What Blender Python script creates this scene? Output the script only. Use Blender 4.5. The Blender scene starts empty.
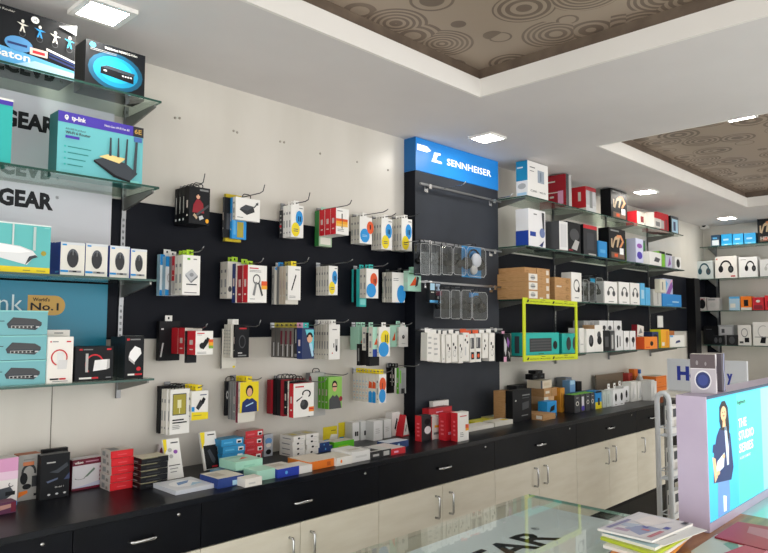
import bpy, bmesh, math, random
import numpy as np
from mathutils import Matrix, Vector
random.seed(7)
COL = bpy.context.scene.collection
PI = math.pi
# ------------------------------------------------------------------ camera model (world: wall at y=0, room at y<0, z up)
F, CX, CY = 672.37, 384.0, 276.5
yaw, pitch, roll = np.radians([44.075, 4.065, .136])
FW = np.array([math.cos(yaw)*math.cos(pitch), math.sin(yaw)*math.cos(pitch), math.sin(pitch)])
RT = np.array([math.sin(yaw), -math.cos(yaw), 0.0]); UP = np.cross(RT, FW)
c_, s_ = math.cos(roll), math.sin(roll)
RT, UP = c_*RT + s_*UP, -s_*RT + c_*UP
EYE = np.array([0.0, -2.7, 1.6])
def onp(x, y, ax, v):
    d = FW*F + RT*(x-CX) + UP*(CY-y)
    return EYE + d*(v-EYE[ax])/d[ax]
def proj(P):
    d = np.array(P) - EYE
    return CX + F*(d@RT)/(d@FW), CY - F*(d@UP)/(d@FW)
def X_(x, y, Y): return float(onp(x, y, 1, Y)[0])
# ------------------------------------------------------------------ materials
PAL = dict(white='e9e8e4', offwhite='d9d6cc', paper='cfccc2', lgrey='b4b4b2', grey='7d7f80', dgrey='44464a', black='0d0e11', ink='16181c',
    red='c4202c', dred='8c1826', maroon='6d1730', orange='ea7a1e', dorange='d9531e', yellow='e8d21c', lemon='e6e02a', amber='e8a420',
    green='63b52c', lime='a2cc2a', dgreen='2f7a3c', mint='a9d8c4', teal='2fb2ae', lteal='7fd0cc', cyan='22b4e4', blue='1f8fd6', dblue='1c3f9a',
    navy='1c2f66', sky='5aa9dc', lsky='a9cfe6', purple='4a3aa8', violet='8a4fa6', pink='e2a6c4', brown='a9804f', kraft='b98f5f', dkraft='96703f',
    skin='d8a688', gold='c39a4a', silver='c4c6c8', charcoal='2b2d31', slate='3a4048', tan='b9a284', khaki='a59a3a', jeans='5f86b8', crimson='a01c2a')
def lin(h):
    h = PAL.get(h, h)
    o = []
    for i in (0, 2, 4):
        c = int(h[i:i+2], 16)/255
        o.append(c/12.92 if c <= .04045 else ((c+.055)/1.055)**2.4)
    return (*o, 1)
MATS = {}
def M(color, rough=.5, metal=0.0, emit=0.0, spec=.35):
    if color in ('black', 'ink') and spec == .35: spec = .2
    k = (color, rough, metal, emit, spec)
    if k in MATS: return MATS[k]
    m = bpy.data.materials.new('m_%s' % color); m.use_nodes = True
    b = m.node_tree.nodes['Principled BSDF']
    b.inputs['Base Color'].default_value = lin(color); b.inputs['Roughness'].default_value = rough
    b.inputs['Metallic'].default_value = metal; b.inputs['Specular IOR Level'].default_value = spec
    if emit:
        b.inputs['Emission Color'].default_value = lin(color); b.inputs['Emission Strength'].default_value = emit
    m.diffuse_color = lin(color)
    MATS[k] = m
    return m
def nodes(name):
    m = bpy.data.materials.new(name); m.use_nodes = True
    nt = m.node_tree
    return m, nt, nt.nodes['Principled BSDF'], nt.links.new
def N(nt, t, **kw):
    n = nt.nodes.new(t)
    for k, v in kw.items(): setattr(n, k, v)
    return n
def coords(nt, scale=(1, 1, 1)):
    tc = N(nt, 'ShaderNodeTexCoord'); mp = N(nt, 'ShaderNodeMapping'); mp.inputs['Scale'].default_value = scale
    nt.links.new(tc.outputs['Object'], mp.inputs['Vector']); return mp.outputs['Vector']
def noisy(name, c1, c2, scale, rough=.5, vec=(1, 1, 1), detail=4, bump=0, lo=.35, hi=.65, spec=.5):
    m, nt, b, L = nodes(name)
    n = N(nt, 'ShaderNodeTexNoise'); n.inputs['Scale'].default_value = scale; n.inputs['Detail'].default_value = detail
    L(coords(nt, vec), n.inputs['Vector'])
    r = N(nt, 'ShaderNodeValToRGB'); r.color_ramp.elements[0].position = lo; r.color_ramp.elements[1].position = hi
    r.color_ramp.elements[0].color = lin(c1); r.color_ramp.elements[1].color = lin(c2)
    L(n.outputs['Fac'], r.inputs['Fac']); L(r.outputs['Color'], b.inputs['Base Color'])
    b.inputs['Roughness'].default_value = rough; b.inputs['Specular IOR Level'].default_value = spec
    if bump:
        bp = N(nt, 'ShaderNodeBump'); bp.inputs['Strength'].default_value = bump; bp.inputs['Distance'].default_value = .002
        L(n.outputs['Fac'], bp.inputs['Height']); L(bp.outputs['Normal'], b.inputs['Normal'])
    return m
WALL = noisy('wall_laminate', 'c9c5bc', 'd3cfc7', 3.0, .33, (1, 1, .25), 6)
CEIL = noisy('ceiling_paint', 'd3d0d0', 'd9d6d6', 2.0, .85)
LIP = noisy('lip_paint', 'e2e0dc', 'e8e6e2', 2.0, .7)
PANEL = noisy('black_laminate', '0f121a', '13161e', 5.0, .55, spec=.12)
SPANEL = noisy('grey_laminate', '2b2f36', '32363e', 4.0, .5, spec=.18)
TOPM = noisy('worktop_laminate', '070a11', '0d1119', 9.0, .33, (1, 1, 1), 5, spec=.22)
DRAWM = noisy('drawer_laminate', '07090f', '0b0e15', 9.0, .45, spec=.14)
DOORM = noisy('door_laminate', 'd6d0bf', 'ded9ca', 4.0, .38, (1, 1, 6))
FLOORM = noisy('floor_tile', 'c0b8a8', 'cfc8ba', 3.0, .3)
WOOD = noisy('wood_top', '8a5a34', 'b07c4c', 6.0, .35, (1, 9, 1), 5)
KRAFT = noisy('kraft_card', 'a87e50', 'bd9465', 30.0, .8, (1, 1, 6), 3, lo=.2, hi=.8)
KIOSK = noisy('lilac_laminate', 'b7abc4', 'bfb4cb', 5.0, .35)
def swirl():
    m, nt, b, L = nodes('swirl_paper')
    v = N(nt, 'ShaderNodeTexVoronoi'); v.inputs['Scale'].default_value = 4.2; v.inputs['Randomness'].default_value = .8
    L(coords(nt, (1, 1, 0)), v.inputs['Vector'])
    def mth(op, a, bb=None):
        n = N(nt, 'ShaderNodeMath', operation=op)
        for i, x in enumerate((a, bb)):
            if x is None: continue
            if hasattr(x, 'links'): L(x, n.inputs[i])
            else: n.inputs[i].default_value = x
        return n.outputs[0]
    d = v.outputs['Distance']
    sep = N(nt, 'ShaderNodeSeparateColor'); L(v.outputs['Color'], sep.inputs[0])
    freq = mth('ADD', mth('MULTIPLY', sep.outputs[0], 26.0), 46.0)
    ring = mth('SINE', mth('MULTIPLY', d, freq))
    ring = mth('GREATER_THAN', ring, -.1)
    lim = mth('ADD', mth('MULTIPLY', sep.outputs[1], .22), .46)
    inside = mth('LESS_THAN', d, lim)
    fac = mth('MULTIPLY', ring, inside)
    n2 = N(nt, 'ShaderNodeTexNoise'); n2.inputs['Scale'].default_value = 5; L(coords(nt), n2.inputs['Vector'])
    fac = mth('MULTIPLY', fac, mth('ADD', n2.outputs['Fac'], .5))
    mx = N(nt, 'ShaderNodeMix', data_type='RGBA'); L(fac, mx.inputs[0])
    mx.inputs[6].default_value = lin('a59686'); mx.inputs[7].default_value = lin('74665a')
    L(mx.outputs[2], b.inputs['Base Color']); b.inputs['Roughness'].default_value = .45; b.inputs['Metallic'].default_value = .15
    return m
SWIRL = swirl(); SIDE = noisy('tray_side_paper', '5a4d42', '6d5f52', 9.0, .5)
def glass(name, tint, gloss=.03, base=.06):
    m = bpy.data.materials.new(name); m.use_nodes = True; nt = m.node_tree; nt.nodes.clear(); L = nt.links.new
    o = N(nt, 'ShaderNodeOutputMaterial'); t = N(nt, 'ShaderNodeBsdfTransparent'); g = N(nt, 'ShaderNodeBsdfGlossy')
    t.inputs[0].default_value = lin(tint); g.inputs['Roughness'].default_value = gloss; g.inputs[0].default_value = (.9, .95, .93, 1)
    fr = N(nt, 'ShaderNodeFresnel'); fr.inputs[0].default_value = 1.5
    ad = N(nt, 'ShaderNodeMath', operation='ADD'); ad.inputs[1].default_value = base; ge = N(nt, 'ShaderNodeNewGeometry'); iv = N(nt, 'ShaderNodeMath', operation='SUBTRACT'); iv.inputs[0].default_value = 1.0; L(ge.outputs['Backfacing'], iv.inputs[1])
    ml = N(nt, 'ShaderNodeMath', operation='MULTIPLY'); L(fr.outputs[0], ml.inputs[0]); L(iv.outputs[0], ml.inputs[1]); L(ml.outputs[0], ad.inputs[0])
    mx = N(nt, 'ShaderNodeMixShader'); L(ad.outputs[0], mx.inputs[0]); L(t.outputs[0], mx.inputs[1]); L(g.outputs[0], mx.inputs[2])
    L(mx.outputs[0], o.inputs[0]); return m
GLASS = glass('shelf_glass', 'e4ede8', .02, .03)
GEDGE = M('2e5048', .15)
CLEAR = glass('clear_plastic', 'f4f4f4', .0, .03)
CLEARD = glass('smoke_plastic', 'f2f3f4', .0, .0)
TGLASS = glass('table_glass', 'fcfefd', .02, .01)
CHROME = M('silver', .25, 1.0)
STEEL = M('8e9092', .35, 1.0)
DARKM = M('7c7c78', .35, .6)
# ------------------------------------------------------------------ mesh builder
TXT = {}
def text_geo(s, bold=0.0):
    k = (s, bold)
    if k in TXT: return TXT[k]
    cu = bpy.data.curves.new('t', 'FONT'); cu.body = s; cu.resolution_u = 2; cu.offset = bold; cu.fill_mode = 'FRONT'
    ob = bpy.data.objects.new('t', cu); COL.objects.link(ob)
    dg = bpy.context.evaluated_depsgraph_get(); me = bpy.data.meshes.new_from_object(ob.evaluated_get(dg))
    V = [(v.co.x, v.co.y) for v in me.vertices]; Fs = [tuple(p.vertices) for p in me.polygons]
    bpy.data.objects.remove(ob); bpy.data.curves.remove(cu); bpy.data.meshes.remove(me)
    if V:
        x0 = min(v[0] for v in V); x1 = max(v[0] for v in V)
        V = [(a-x0, b) for a, b in V]; w = x1-x0
    else: w = 1
    TXT[k] = (V, Fs, w); return TXT[k]
class MB:
    def __init__(s): s.v = []; s.f = []; s.m = []; s.mats = []; s.sm = []
    def mi(s, m):
        if isinstance(m, str): m = M(m)
        if m not in s.mats: s.mats.append(m)
        return s.mats.index(m)
    def add(s, V, Fs, m, smooth=False):
        o = len(s.v); i = s.mi(m); s.v += [tuple(map(float, p)) for p in V]
        for f in Fs: s.f.append(tuple(o+k for k in f)); s.m.append(i); s.sm.append(smooth)
        return s
    def box(s, a, b, m, top=None, front=None, left=None, right=None, bottom=None):
        (x0, y0, z0), (x1, y1, z1) = a, b
        V = [(x0,y0,z0),(x1,y0,z0),(x1,y1,z0),(x0,y1,z0),(x0,y0,z1),(x1,y0,z1),(x1,y1,z1),(x0,y1,z1)]
        F_ = [((0,1,5,4), front), ((1,2,6,5), right), ((2,3,7,6), None), ((3,0,4,7), left), ((4,5,6,7), top), ((3,2,1,0), bottom)]
        o = len(s.v); s.v += V
        for f, mm in F_: s.f.append(tuple(o+k for k in f)); s.m.append(s.mi(mm or m)); s.sm.append(False)
        return s
    def prism(s, pts, axis, a, b, m):
        n = len(pts)
        def P(p, t): return {0: (t, p[0], p[1]), 1: (p[0], t, p[1]), 2: (p[0], p[1], t)}[axis]
        V = [P(p, a) for p in pts] + [P(p, b) for p in pts]
        Fs = [tuple(range(n)), tuple(range(2*n-1, n-1, -1))] + [(i, i+n, (i+1) % n+n, (i+1) % n) for i in range(n)]
        return s.add(V, Fs, m)
    def tube(s, pts, r, m, n=8, closed=False):
        pts = [Vector(p) for p in pts]; V = []; Fs = []; k = len(pts); ref = None
        for i, p in enumerate(pts):
            a = pts[i-1] if (i or closed) else p; b = pts[(i+1) % k] if (i < k-1 or closed) else p
            t = (b-a).normalized()
            if ref is None: ref = Vector((0, 0, 1)) if abs(t.z) < .9 else Vector((1, 0, 0))
            u = t.cross(ref).normalized(); w = u.cross(t); ref = w
            rr = r[i] if isinstance(r, (list, tuple)) else r
            for j in range(n):
                q = p + (u*math.cos(2*PI*j/n) + w*math.sin(2*PI*j/n))*rr; V.append(q)
        for i in range(k if closed else k-1):
            for j in range(n): Fs.append((i*n+j, i*n+(j+1) % n, ((i+1) % k)*n+(j+1) % n, ((i+1) % k)*n+j))
        if not closed: Fs += [tuple(range(n-1, -1, -1)), tuple((k-1)*n+j for j in range(n))]
        return s.add(V, Fs, m, True)
    def art(s, face, items, w, d, h):
        """face: front/left/top of a w x d x h box standing on its base centre, front at y=-d/2"""
        if face == 'front': O, U, V_, Nn, fw, fh = (-w/2, -d/2, 0), (1,0,0), (0,0,1), (0,-1,0), w, h
        elif face == 'left': O, U, V_, Nn, fw, fh = (-w/2, d/2, 0), (0,-1,0), (0,0,1), (-1,0,0), d, h
        else: O, U, V_, Nn, fw, fh = (-w/2, -d/2, h), (1,0,0), (0,1,0), (0,0,1), w, d
        O, U, V_, Nn = map(np.array, (O, U, V_, Nn))
        for k, it in enumerate(items):
            e = .0007 + .00035*k
            def P(u, v): return O + U*u*fw + V_*v*fh + Nn*e
            t = it[0]
            if t == 'r':
                _, a, b, c, dd, m = it; s.add([P(a,b), P(c,b), P(c,dd), P(a,dd)], [(0,1,2,3)], m)
            elif t == 'p':
                s.add([P(*q) for q in it[1]], [tuple(range(len(it[1])))], it[2])
            elif t == 'e':
                _, cu, cv, ru, rv, m = it; n = 20
                s.add([P(cu+ru*math.cos(2*PI*i/n), cv+rv*math.sin(2*PI*i/n)) for i in range(n)], [tuple(range(n))], m)
            elif t == 'a':
                _, cu, cv, ru, rv, a0, a1, th, m = it; n = 16; V = []
                for i in range(n+1):
                    an = math.radians(a0+(a1-a0)*i/n)
                    V += [P(cu+ru*math.cos(an), cv+rv*math.sin(an)), P(cu+ru*(1-th)*math.cos(an), cv+rv*(1-th)*math.sin(an))]
                Fs = [(2*i, 2*i+1, 2*i+3, 2*i+2) for i in range(n)]
                if a1 < a0: pass
                else: Fs = [f[::-1] for f in Fs]
                s.add(V, Fs, m)
            elif t == 't':
                _, cu, cv, hh, txt, m = it[:6]; bold = it[6] if len(it) > 6 else .012; mw = it[7] if len(it) > 7 else None
                V, Fs, tw = text_geo(txt, bold); sc = hh*fh/.7; sx = sc
                if mw: sx = mw*fw/tw
                s.add([O + U*(cu*fw + a*sx) + V_*(cv*fh + b*sc) + Nn*e for a, b in V], Fs, m)
        return s
    def build(s, name, parent=None, loc=None, rot=None, bevel=0, fix=False):
        me = bpy.data.meshes.new(name); me.from_pydata(s.v, [], s.f)
        for m in s.mats: me.materials.append(m)
        if fix:
            bm = bmesh.new(); bm.from_mesh(me); bmesh.ops.recalc_face_normals(bm, faces=bm.faces); bm.to_mesh(me); bm.free()
        me.polygons.foreach_set('material_index', s.m); me.polygons.foreach_set('use_smooth', s.sm); me.update()
        o = bpy.data.objects.new(name, me); COL.objects.link(o)
        if parent: o.parent = parent
        if loc is not None: o.location = loc
        if rot is not None: o.rotation_euler = rot
        if bevel:
            b = o.modifiers.new('bevel', 'BEVEL'); b.width = bevel; b.segments = 2; b.limit_method = 'ANGLE'
        return o
def tag(o, label, cat, group=None):
    o['label'] = label; o['category'] = cat
    if group: o['group'] = group
    return o
def thing(name, label, cat, loc=(0, 0, 0), rot=None, group=None):
    o = bpy.data.objects.new(name, None); COL.objects.link(o); o.location = loc; o.empty_display_size = .05
    if rot is not None: o.rotation_euler = rot
    return tag(o, label, cat, group)
def struct(o): o['kind'] = 'structure'; return o
# ------------------------------------------------------------------ the room
H = 2.72; XB = 8.05; YF = -4.6; XL = -2.2
struct(MB().box((XL, YF, -.06), (XB+.1, .1, 0), FLOORM).build('floor'))
struct(MB().box((XL, 0, 0), (XB+.1, .1, H+.2), WALL).build('wall_left'))
struct(MB().box((XB, YF, 0), (XB+.1, 0, H+.2), WALL).build('wall_back'))
# thin joints between the wall boards
for x in (.977,):
    struct(MB().box((x-.0015, -.0015, .985), (x+.0015, 0, 1.53), M('6a665e', .6)).build('trim_2'))
T1 = (-1.6, -3.35, 2.66, -.78); T2 = (3.92, -3.0, 6.95, -.775)
cb = MB()
xs = [XL, T1[0], T1[2], T2[0], T2[2], XB]; 
for i in range(5):
    t = {1: T1, 3: T2}.get(i)
    if t: cb.box((xs[i], YF, H), (xs[i+1], t[1], H+.02), CEIL); cb.box((xs[i], t[3], H), (xs[i+1], 0, H+.02), CEIL)
    else: cb.box((xs[i], YF, H), (xs[i+1], 0, H+.02), CEIL)
struct(cb.build('ceiling'))
for t in (T1, T2):
    a, b, c, d = t; m = MB(); e = .012
    q = .002; m.box((a-e, b-e, H-.001), (a+q, d+e, H+.09), LIP).box((c-q, b-e, H-.001), (c+e, d+e, H+.09), LIP).box((a, b-e, H-.001), (c, b+q, H+.09), LIP).box((a, d-q, H-.001), (c, d+e, H+.09), LIP)
    struct(m.build('trim_1'))
    m = MB(); g = .03
    m.box((a-g, b-g, H+.145), (c+g, d+g, H+.165), SWIRL)
    m.box((a-g, b-g, H+.09), (a-g+.015, d+g, H+.145), SIDE).box((c+g-.015, b-g, H+.09), (c+g, d+g, H+.145), SIDE)
    m.box((a-g, b-g, H+.09), (c+g, b-g+.015, H+.145), SIDE).box((a-g, d+g-.015, H+.09), (c+g, d+g, H+.145), SIDE)
    struct(m.build('ceiling'))
# black wall panels
pb = MB(); pb.box((-1.0, -.012, 1.537), (2.955, 0, 2.11), PANEL); pb.box((3.83, -.012, 1.537), (XB, 0, 2.11), PANEL)
struct(pb.build('wall_panel'))
struct(MB().box((XB-.012, -.16, 1.0), (XB, -.012, 2.11), PANEL).build('wall_panel'))
struct(MB().box((7.45, -.10, .0), (7.60, -.012, 2.10), M('black', .4)).build('trim_3'))
hm = MB()
for x, y in ((175, 118), (179.5, 118.3), (233.5, 131), (237, 132.5), (280, 141.6), (284, 142.4), (320, 153.6), (357, 162), (388, 170)):
    q = onp(x, y, 1, 0); hm.tube([(float(q[0]), -.0025, float(q[2])), (float(q[0]), -.0002, float(q[2]))], .006, M('a19b90', .7), 8)
struct(hm.build('trim_4'))
# lights
def ceiling_light(x, y, label, s=.14, th=.012, power=1.0, surf=False):
    t = thing('ceiling_light', label, 'light', (x, y, H), group=None)
    w = s/2; fr = w+(.022 if surf else .012)
    m = MB()
    for a, b in (((-fr, -fr), (fr, -w)), ((-fr, w), (fr, fr)), ((-fr, -w), (-w, w)), ((w, -w), (fr, w))):
        m.box((a[0], a[1], -th), (b[0], b[1], -.0005), M('white', .5))
    m.build('frame', t)
    MB().box((-w, -w, -th+.002), (w, w, -.001), LAMP).build('diffuser', t)
    return t
LAMP = M('fffaf0', .5, 0, 28.0)
ceiling_light(.975, -.352, 'square surface-mounted ceiling light with raised frame above the upper left glass shelf', .135, .016, surf=True)
ceiling_light(3.27, -.392, 'square ceiling light just above the blue sign of the display panel')
ceiling_light(5.53, -.395, 'square ceiling light above the middle of the right glass shelves')
ceiling_light(7.49, -.43, 'square ceiling light farthest away, beside the white security camera')
lp = onp(739, 115.2, 2, H+.133)
ceiling_light(float(lp[0]), float(lp[1]), 'square ceiling light at the edge of the far patterned tray, upper right').location.z = H+.133
for x, y in ((5.4, -3.9), (7.5, -2.2), (.9, -3.95), (3.3, -3.9), (7.5, -3.9)):
    ceiling_light(x, y, 'square ceiling light out of view on the far side of the trays')['group'] = 'ceiling lights out of view'
# ------------------------------------------------------------------ base cabinets and worktop
ZT, ZD, ZB = .98, .797, .335       # worktop top, drawer bottom, door bottom
YC = -.52
def pull(mb, x, z, y, L=.085, vert=False):
    a = L/2
    if vert: pts = [(x, y, z-a), (x, y-.022, z-a), (x, y-.027, z-a+.008), (x, y-.027, z+a-.008), (x, y-.022, z+a), (x, y, z+a)]
    else: pts = [(x-a, y, z), (x-a, y-.022, z), (x-a+.008, y-.027, z), (x+a-.008, y-.027, z), (x+a, y-.022, z), (x+a, y, z)]
    return mb.tube(pts, .0055, CHROME, 8)
bx = [-.05, .87, 1.32, 2.232, 3.147, 4.067, 4.99, 5.5, 5.9]
cabl = ['base cabinet at far left, its black drawer beneath the pink and grey boxes', 'base cabinet with black drawer below the red and black box stacks', 'base cabinet with black drawer below the orange flat box',
        'base cabinet with black drawer below the Sennheiser panel', 'base cabinet with black drawer below the black cardboard box', 'base cabinet with black drawer below the green-topped speaker boxes', 'farthest base cabinet, partly behind the white trolley']
cabl = ['base cabinet at far left, its black drawer beneath the pink and grey boxes', 'narrow base cabinet with black drawer left of the red and black stacks', 'base cabinet with black drawer below the blue and mint boxes',
        'base cabinet with black drawer below the yellow boxes and red boxes', 'base cabinet with black drawer below the flat yellow packs', 'base cabinet with black drawer below the large black printed box', 'narrow base cabinet with black drawer below the white packets', 'all-black base cabinet at the far end, behind the white trolley']
for k in range(8):
    a, b = bx[k], bx[k+1]; cx = (a+b)/2
    t = thing('base_cabinet', cabl[k], 'cabinet', (cx, 0, 0)); w = (b-a)/2
    MB().box((-w+.001, YC+.03, .30), (w-.001, -.005, ZT-.022), DRAWM).build('body', t)
    MB().box((-w+.001, YC+.09, .0), (w-.001, -.005, .298), M('black', .4)).build('plinth', t)
    d = MB().box((-w+.0015, YC+.010, ZD+.002), (w-.0015, YC+.0295, ZT-.024), DRAWM).build('drawer', t)
    pull(MB(), 0, ZD+.085, YC+.010).build('handle', d)
    MB().tube([(w-.09, YC+.010, ZT-.045), (w-.09, YC+.006, ZT-.045)], .006, CHROME, 12).build('lock', d)
    if w < .3:
        dd = MB().box((-w+.0015, YC+.010, ZB), (w-.0015, YC+.0295, ZD-.002), DOORM if k < 7 else DRAWM).build('door', t)
        pull(MB(), -w+.08, .695, YC+.010, .105, True).build('handle', dd); continue
    for s in (-1, 1):
        x0, x1 = (-w+.0015, -.0015) if s < 0 else (.0015, w-.0015)
        dd = MB().box((x0, YC+.010, ZB), (x1, YC+.0295, ZD-.002), DOORM).build('door', t)
        pull(MB(), s*.055, .695, YC+.010, .105, True).build('handle', dd)
wt = MB().box((bx[0], YC, ZT-.022), (bx[-1], -.002, ZT), TOPM).build('worktop', bevel=.002)
tag(wt, 'long black worktop running along the wall over the base cabinets', 'worktop')
# ------------------------------------------------------------------ glass shelves, brackets, standards
ZS = (2.462, 2.125, 1.768, 1.395); DS = .30
SN = ('top', 'second', 'third', 'lowest')
def bracket(x, z, d=.27):
    mb = MB(); zz = z-.009
    prof = [(-.012, zz), (-d, zz), (-d, zz-.010), (-.05, zz-.050), (-.012, zz-.055)]
    return mb.prism(prof, 0, x-.004, x+.004, DARKM).box((x-.009, -.024, zz-.085), (x+.009, -.012, zz+.004), STEEL)
def wall_shelf(x0, x1, z, bxs, label, name='glass_shelf'):
    t = thing(name, label, 'shelf', ((x0+x1)/2, 0, z)); w = (x1-x0)/2
    MB().box((-w, -DS, -.008), (w, -.014, 0), GLASS, front=GEDGE, left=GEDGE, right=GEDGE).build('glass', t)
    for x in bxs:
        o = bracket(x-(x0+x1)/2, 0).build('bracket', t)
def standard(x, z0, z1, label):
    mb = MB(); mb.box((x-.009, -.022, z0), (x+.009, -.0125, z1), STEEL)
    z = z0+.02
    while z < z1-.02: mb.box((x-.0035, -.0226, z), (x-.001, -.0221, z+.012), 'ink'); mb.box((x+.001, -.0226, z), (x+.0035, -.0221, z+.012), 'ink'); z += .025
    tag(mb.build('slotted_standard'), label, 'shelf rail')
for i, z in enumerate(ZS):
    wall_shelf(-.6, 1.235, z, (1.225, .25), SN[i]+' glass shelf on the left wall beside the router boxes')
for i, z in enumerate(ZS):
    x0 = (3.845, 3.82, 3.82, 3.82)[i]
    wall_shelf(x0, 6.62, z, (3.87, 4.68, 5.58, 6.46) if i < 3 else (4.68, 5.58, 6.46), SN[i]+' glass shelf right of the headphone display panel')
standard(1.225, 1.30, 2.50, 'slotted metal shelf rail beside the left product boxes')
for x, l in ((4.68, 'slotted metal shelf rail behind the brown cartons'), (5.58, 'slotted metal shelf rail in the middle of the right shelves'), (6.46, 'slotted metal shelf rail near the far end of the right shelves')):
    standard(x, 1.30, 2.55, l)
# back wall shelves (face -x)
ZBK = (2.462, 2.107, 1.757, 1.385)
for i, z in enumerate(ZBK):
    t = thing('glass_shelf', SN[i]+' glass shelf on the far back wall', 'shelf', (XB, -1.1, z))
    MB().box((-.27, -1.05, -.008), (-.014, 1.05, 0), GLASS, left=GEDGE, right=GEDGE, front=GEDGE).build('glass', t)
    for y in (.97, -.2):
        MB().prism([(-.012, -.009), (-.24, -.009), (-.24, -.02), (-.012, -.08)], 1, y-.004, y+.004, DARKM).build('bracket', t)
MBs = MB().box((XB-.02, -.15, 1.3), (XB-.0125, -.13, 2.5), STEEL); tag(MBs.build('slotted_standard'), 'slotted metal shelf rail in the far corner of the back wall', 'shelf rail')
# cabinet under the back wall shelves
t = thing('base_cabinet', 'low cabinet against the far back wall, seen behind the lilac light box', 'cabinet', (XB-.26, -1.5, 0))
MB().box((-.24, -.75, .1), (.25, .75, .955), DOORM).build('body', t); MB().box((-.22, -.74, 0), (.25, .74, .099), M('black')).build('plinth', t)
MB().box((-.26, -.76, .956), (.25, .76, .98), TOPM).build('top', t)
# ------------------------------------------------------------------ posters behind the left shelves
po = MB().box((-.5, -.030, 1.772), (1.17, -.0225, 2.118), M('c9cbd2', .3))
po.box((-.5, -.030, 2.130), (1.17, -.0225, 2.455), M('c9cbd2', .3))
V, Fs, tw = text_geo('NETGEAR', .05); hh = .057
for zb in (2.325, 2.032):
    sc = hh/.7; w = tw*sc*.90
    po.add([(.945-w+a*sc*.90, -.0308, zb+b*sc) for a, b in V], Fs, M('ink', .4))
    V2, F2, w2 = text_geo('®', .0); po.add([(.952+a*.016, -.0308, zb+hh*.75+b*.016) for a, b in V2], F2, M('ink', .4))
tag(po.build('wall_poster'), 'pale grey poster with large black letters behind the upper left glass shelves', 'poster')
po = MB().box((-.5, -.030, 1.505), (1.165, -.0225, 1.756), M('1f7f9c', .3))
V, Fs, tw = text_geo('tp-link', -.005); sc = .062/.7
po.add([(.852-tw*sc+a*sc, -.0308, 1.645+b*sc) for a, b in V], Fs, M('d5e6ea', .4))
n = 12; cyb, rb = 1.668, .037
pts = [(.868, -.0306, cyb-rb), (.965, -.0306, cyb-rb)] + [(.965+rb*math.sin(PI*i/n), -.0306, cyb-rb*math.cos(PI*i/n)) for i in range(1, n)] + [(.965, -.0306, cyb+rb), (.868, -.0306, cyb+rb)]
po.add(pts, [tuple(range(len(pts)))], M('gold', .4))
for s, x, z, h_, mw in (("World's", .885, 1.683, .013, .06), ('No.1', .878, 1.650, .027, .10)):
    V, Fs, tw = text_geo(s, .02); k = mw/tw
    po.add([(x+a*k, -.0314, z+b*h_/.7) for a, b in V], Fs, M('ink', .4))
tag(po.build('wall_poster'), 'teal poster with a gold badge behind the lower left shelves', 'poster')
# ------------------------------------------------------------------ headphone display panel
SX0, SX1, SY = 2.96, 3.815, -.09
t = thing('headphone_display', 'tall dark grey display panel with a lit blue sign between the wall sections', 'display panel', (SX0, 0, 0))
W_ = SX1-SX0
MB().box((0, SY, .981), (W_, 0, 2.515), SPANEL, left=PANEL).build('board', t)
sg = MB().box((0, SY-.004, 2.517), (W_, 0, 2.716), M('1a78c4', .4, 0, .16), left=M('17609e', .3))
def sgp(u, v): return (u*W_, SY-.0052, 2.517+v*.199)
V, Fs, tw = text_geo('SENNHEISER', .008); k = .555*W_/tw
sg.add([(.345*W_+a*k, SY-.0052, 2.517+.40*.199+b*.042/.7) for a, b in V], Fs, M('ffffff', .4, 0, .35))
sg.add([sgp(.015, .62), sgp(.12, .62), sgp(.165, .70), sgp(.12, .80), sgp(.015, .80)], [(0,1,2,3,4)], M('ffffff', .4, 0, .35))
sg.add([sgp(.17, .38), sgp(.21, .38), sgp(.24, .62), sgp(.27, .64), sgp(.27, .70), sgp(.20, .68), sgp(.19, .52)], [(0,1,2,3,4,5,6)], M('ffffff', .4, 0, .35))
sg.add([sgp(.21, .38), sgp(.285, .38), sgp(.285, .44), sgp(.222, .46)], [(0,1,2,3)], M('ffffff', .4, 0, .35))
sg.build('sign', t)
def rail(z, x0, x1, label, y=-.125, hooks=()):
    r = thing('display_rail', label, 'rail', (x0, 0, z)); w = x1-x0
    MB().box((0, y, -.006), (w, y+.010, .006), STEEL).build('bar', r)
    for x in (.07, w-.10):
        MB().box((x, SY-.003, -.035), (x+.035, SY-.0005, .012), CHROME).box((x+.005, y-.002, -.02), (x+.03, SY-.001, .008), CHROME).build('bracket', r)
    for x in hooks:
        MB().tube([(x, y, .002), (x, y-.14, .002), (x, y-.165, .02)], .003, CHROME, 6).build('hook', r)
rail(2.432, SX0+.01, SX1-.01, 'empty metal display rail below the lit blue sign', hooks=(.22, .72))
rail(2.092, SX0+.01, SX1-.01, 'metal display rail carrying the upper row of black headphone packs')
rail(1.850, SX0+.01, SX1-.01, 'metal display rail carrying the lower row of black headphone packs')
rail(1.568, SX0+.01, SX1-.01, 'metal display rail carrying the row of white earphone packs')
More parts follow.
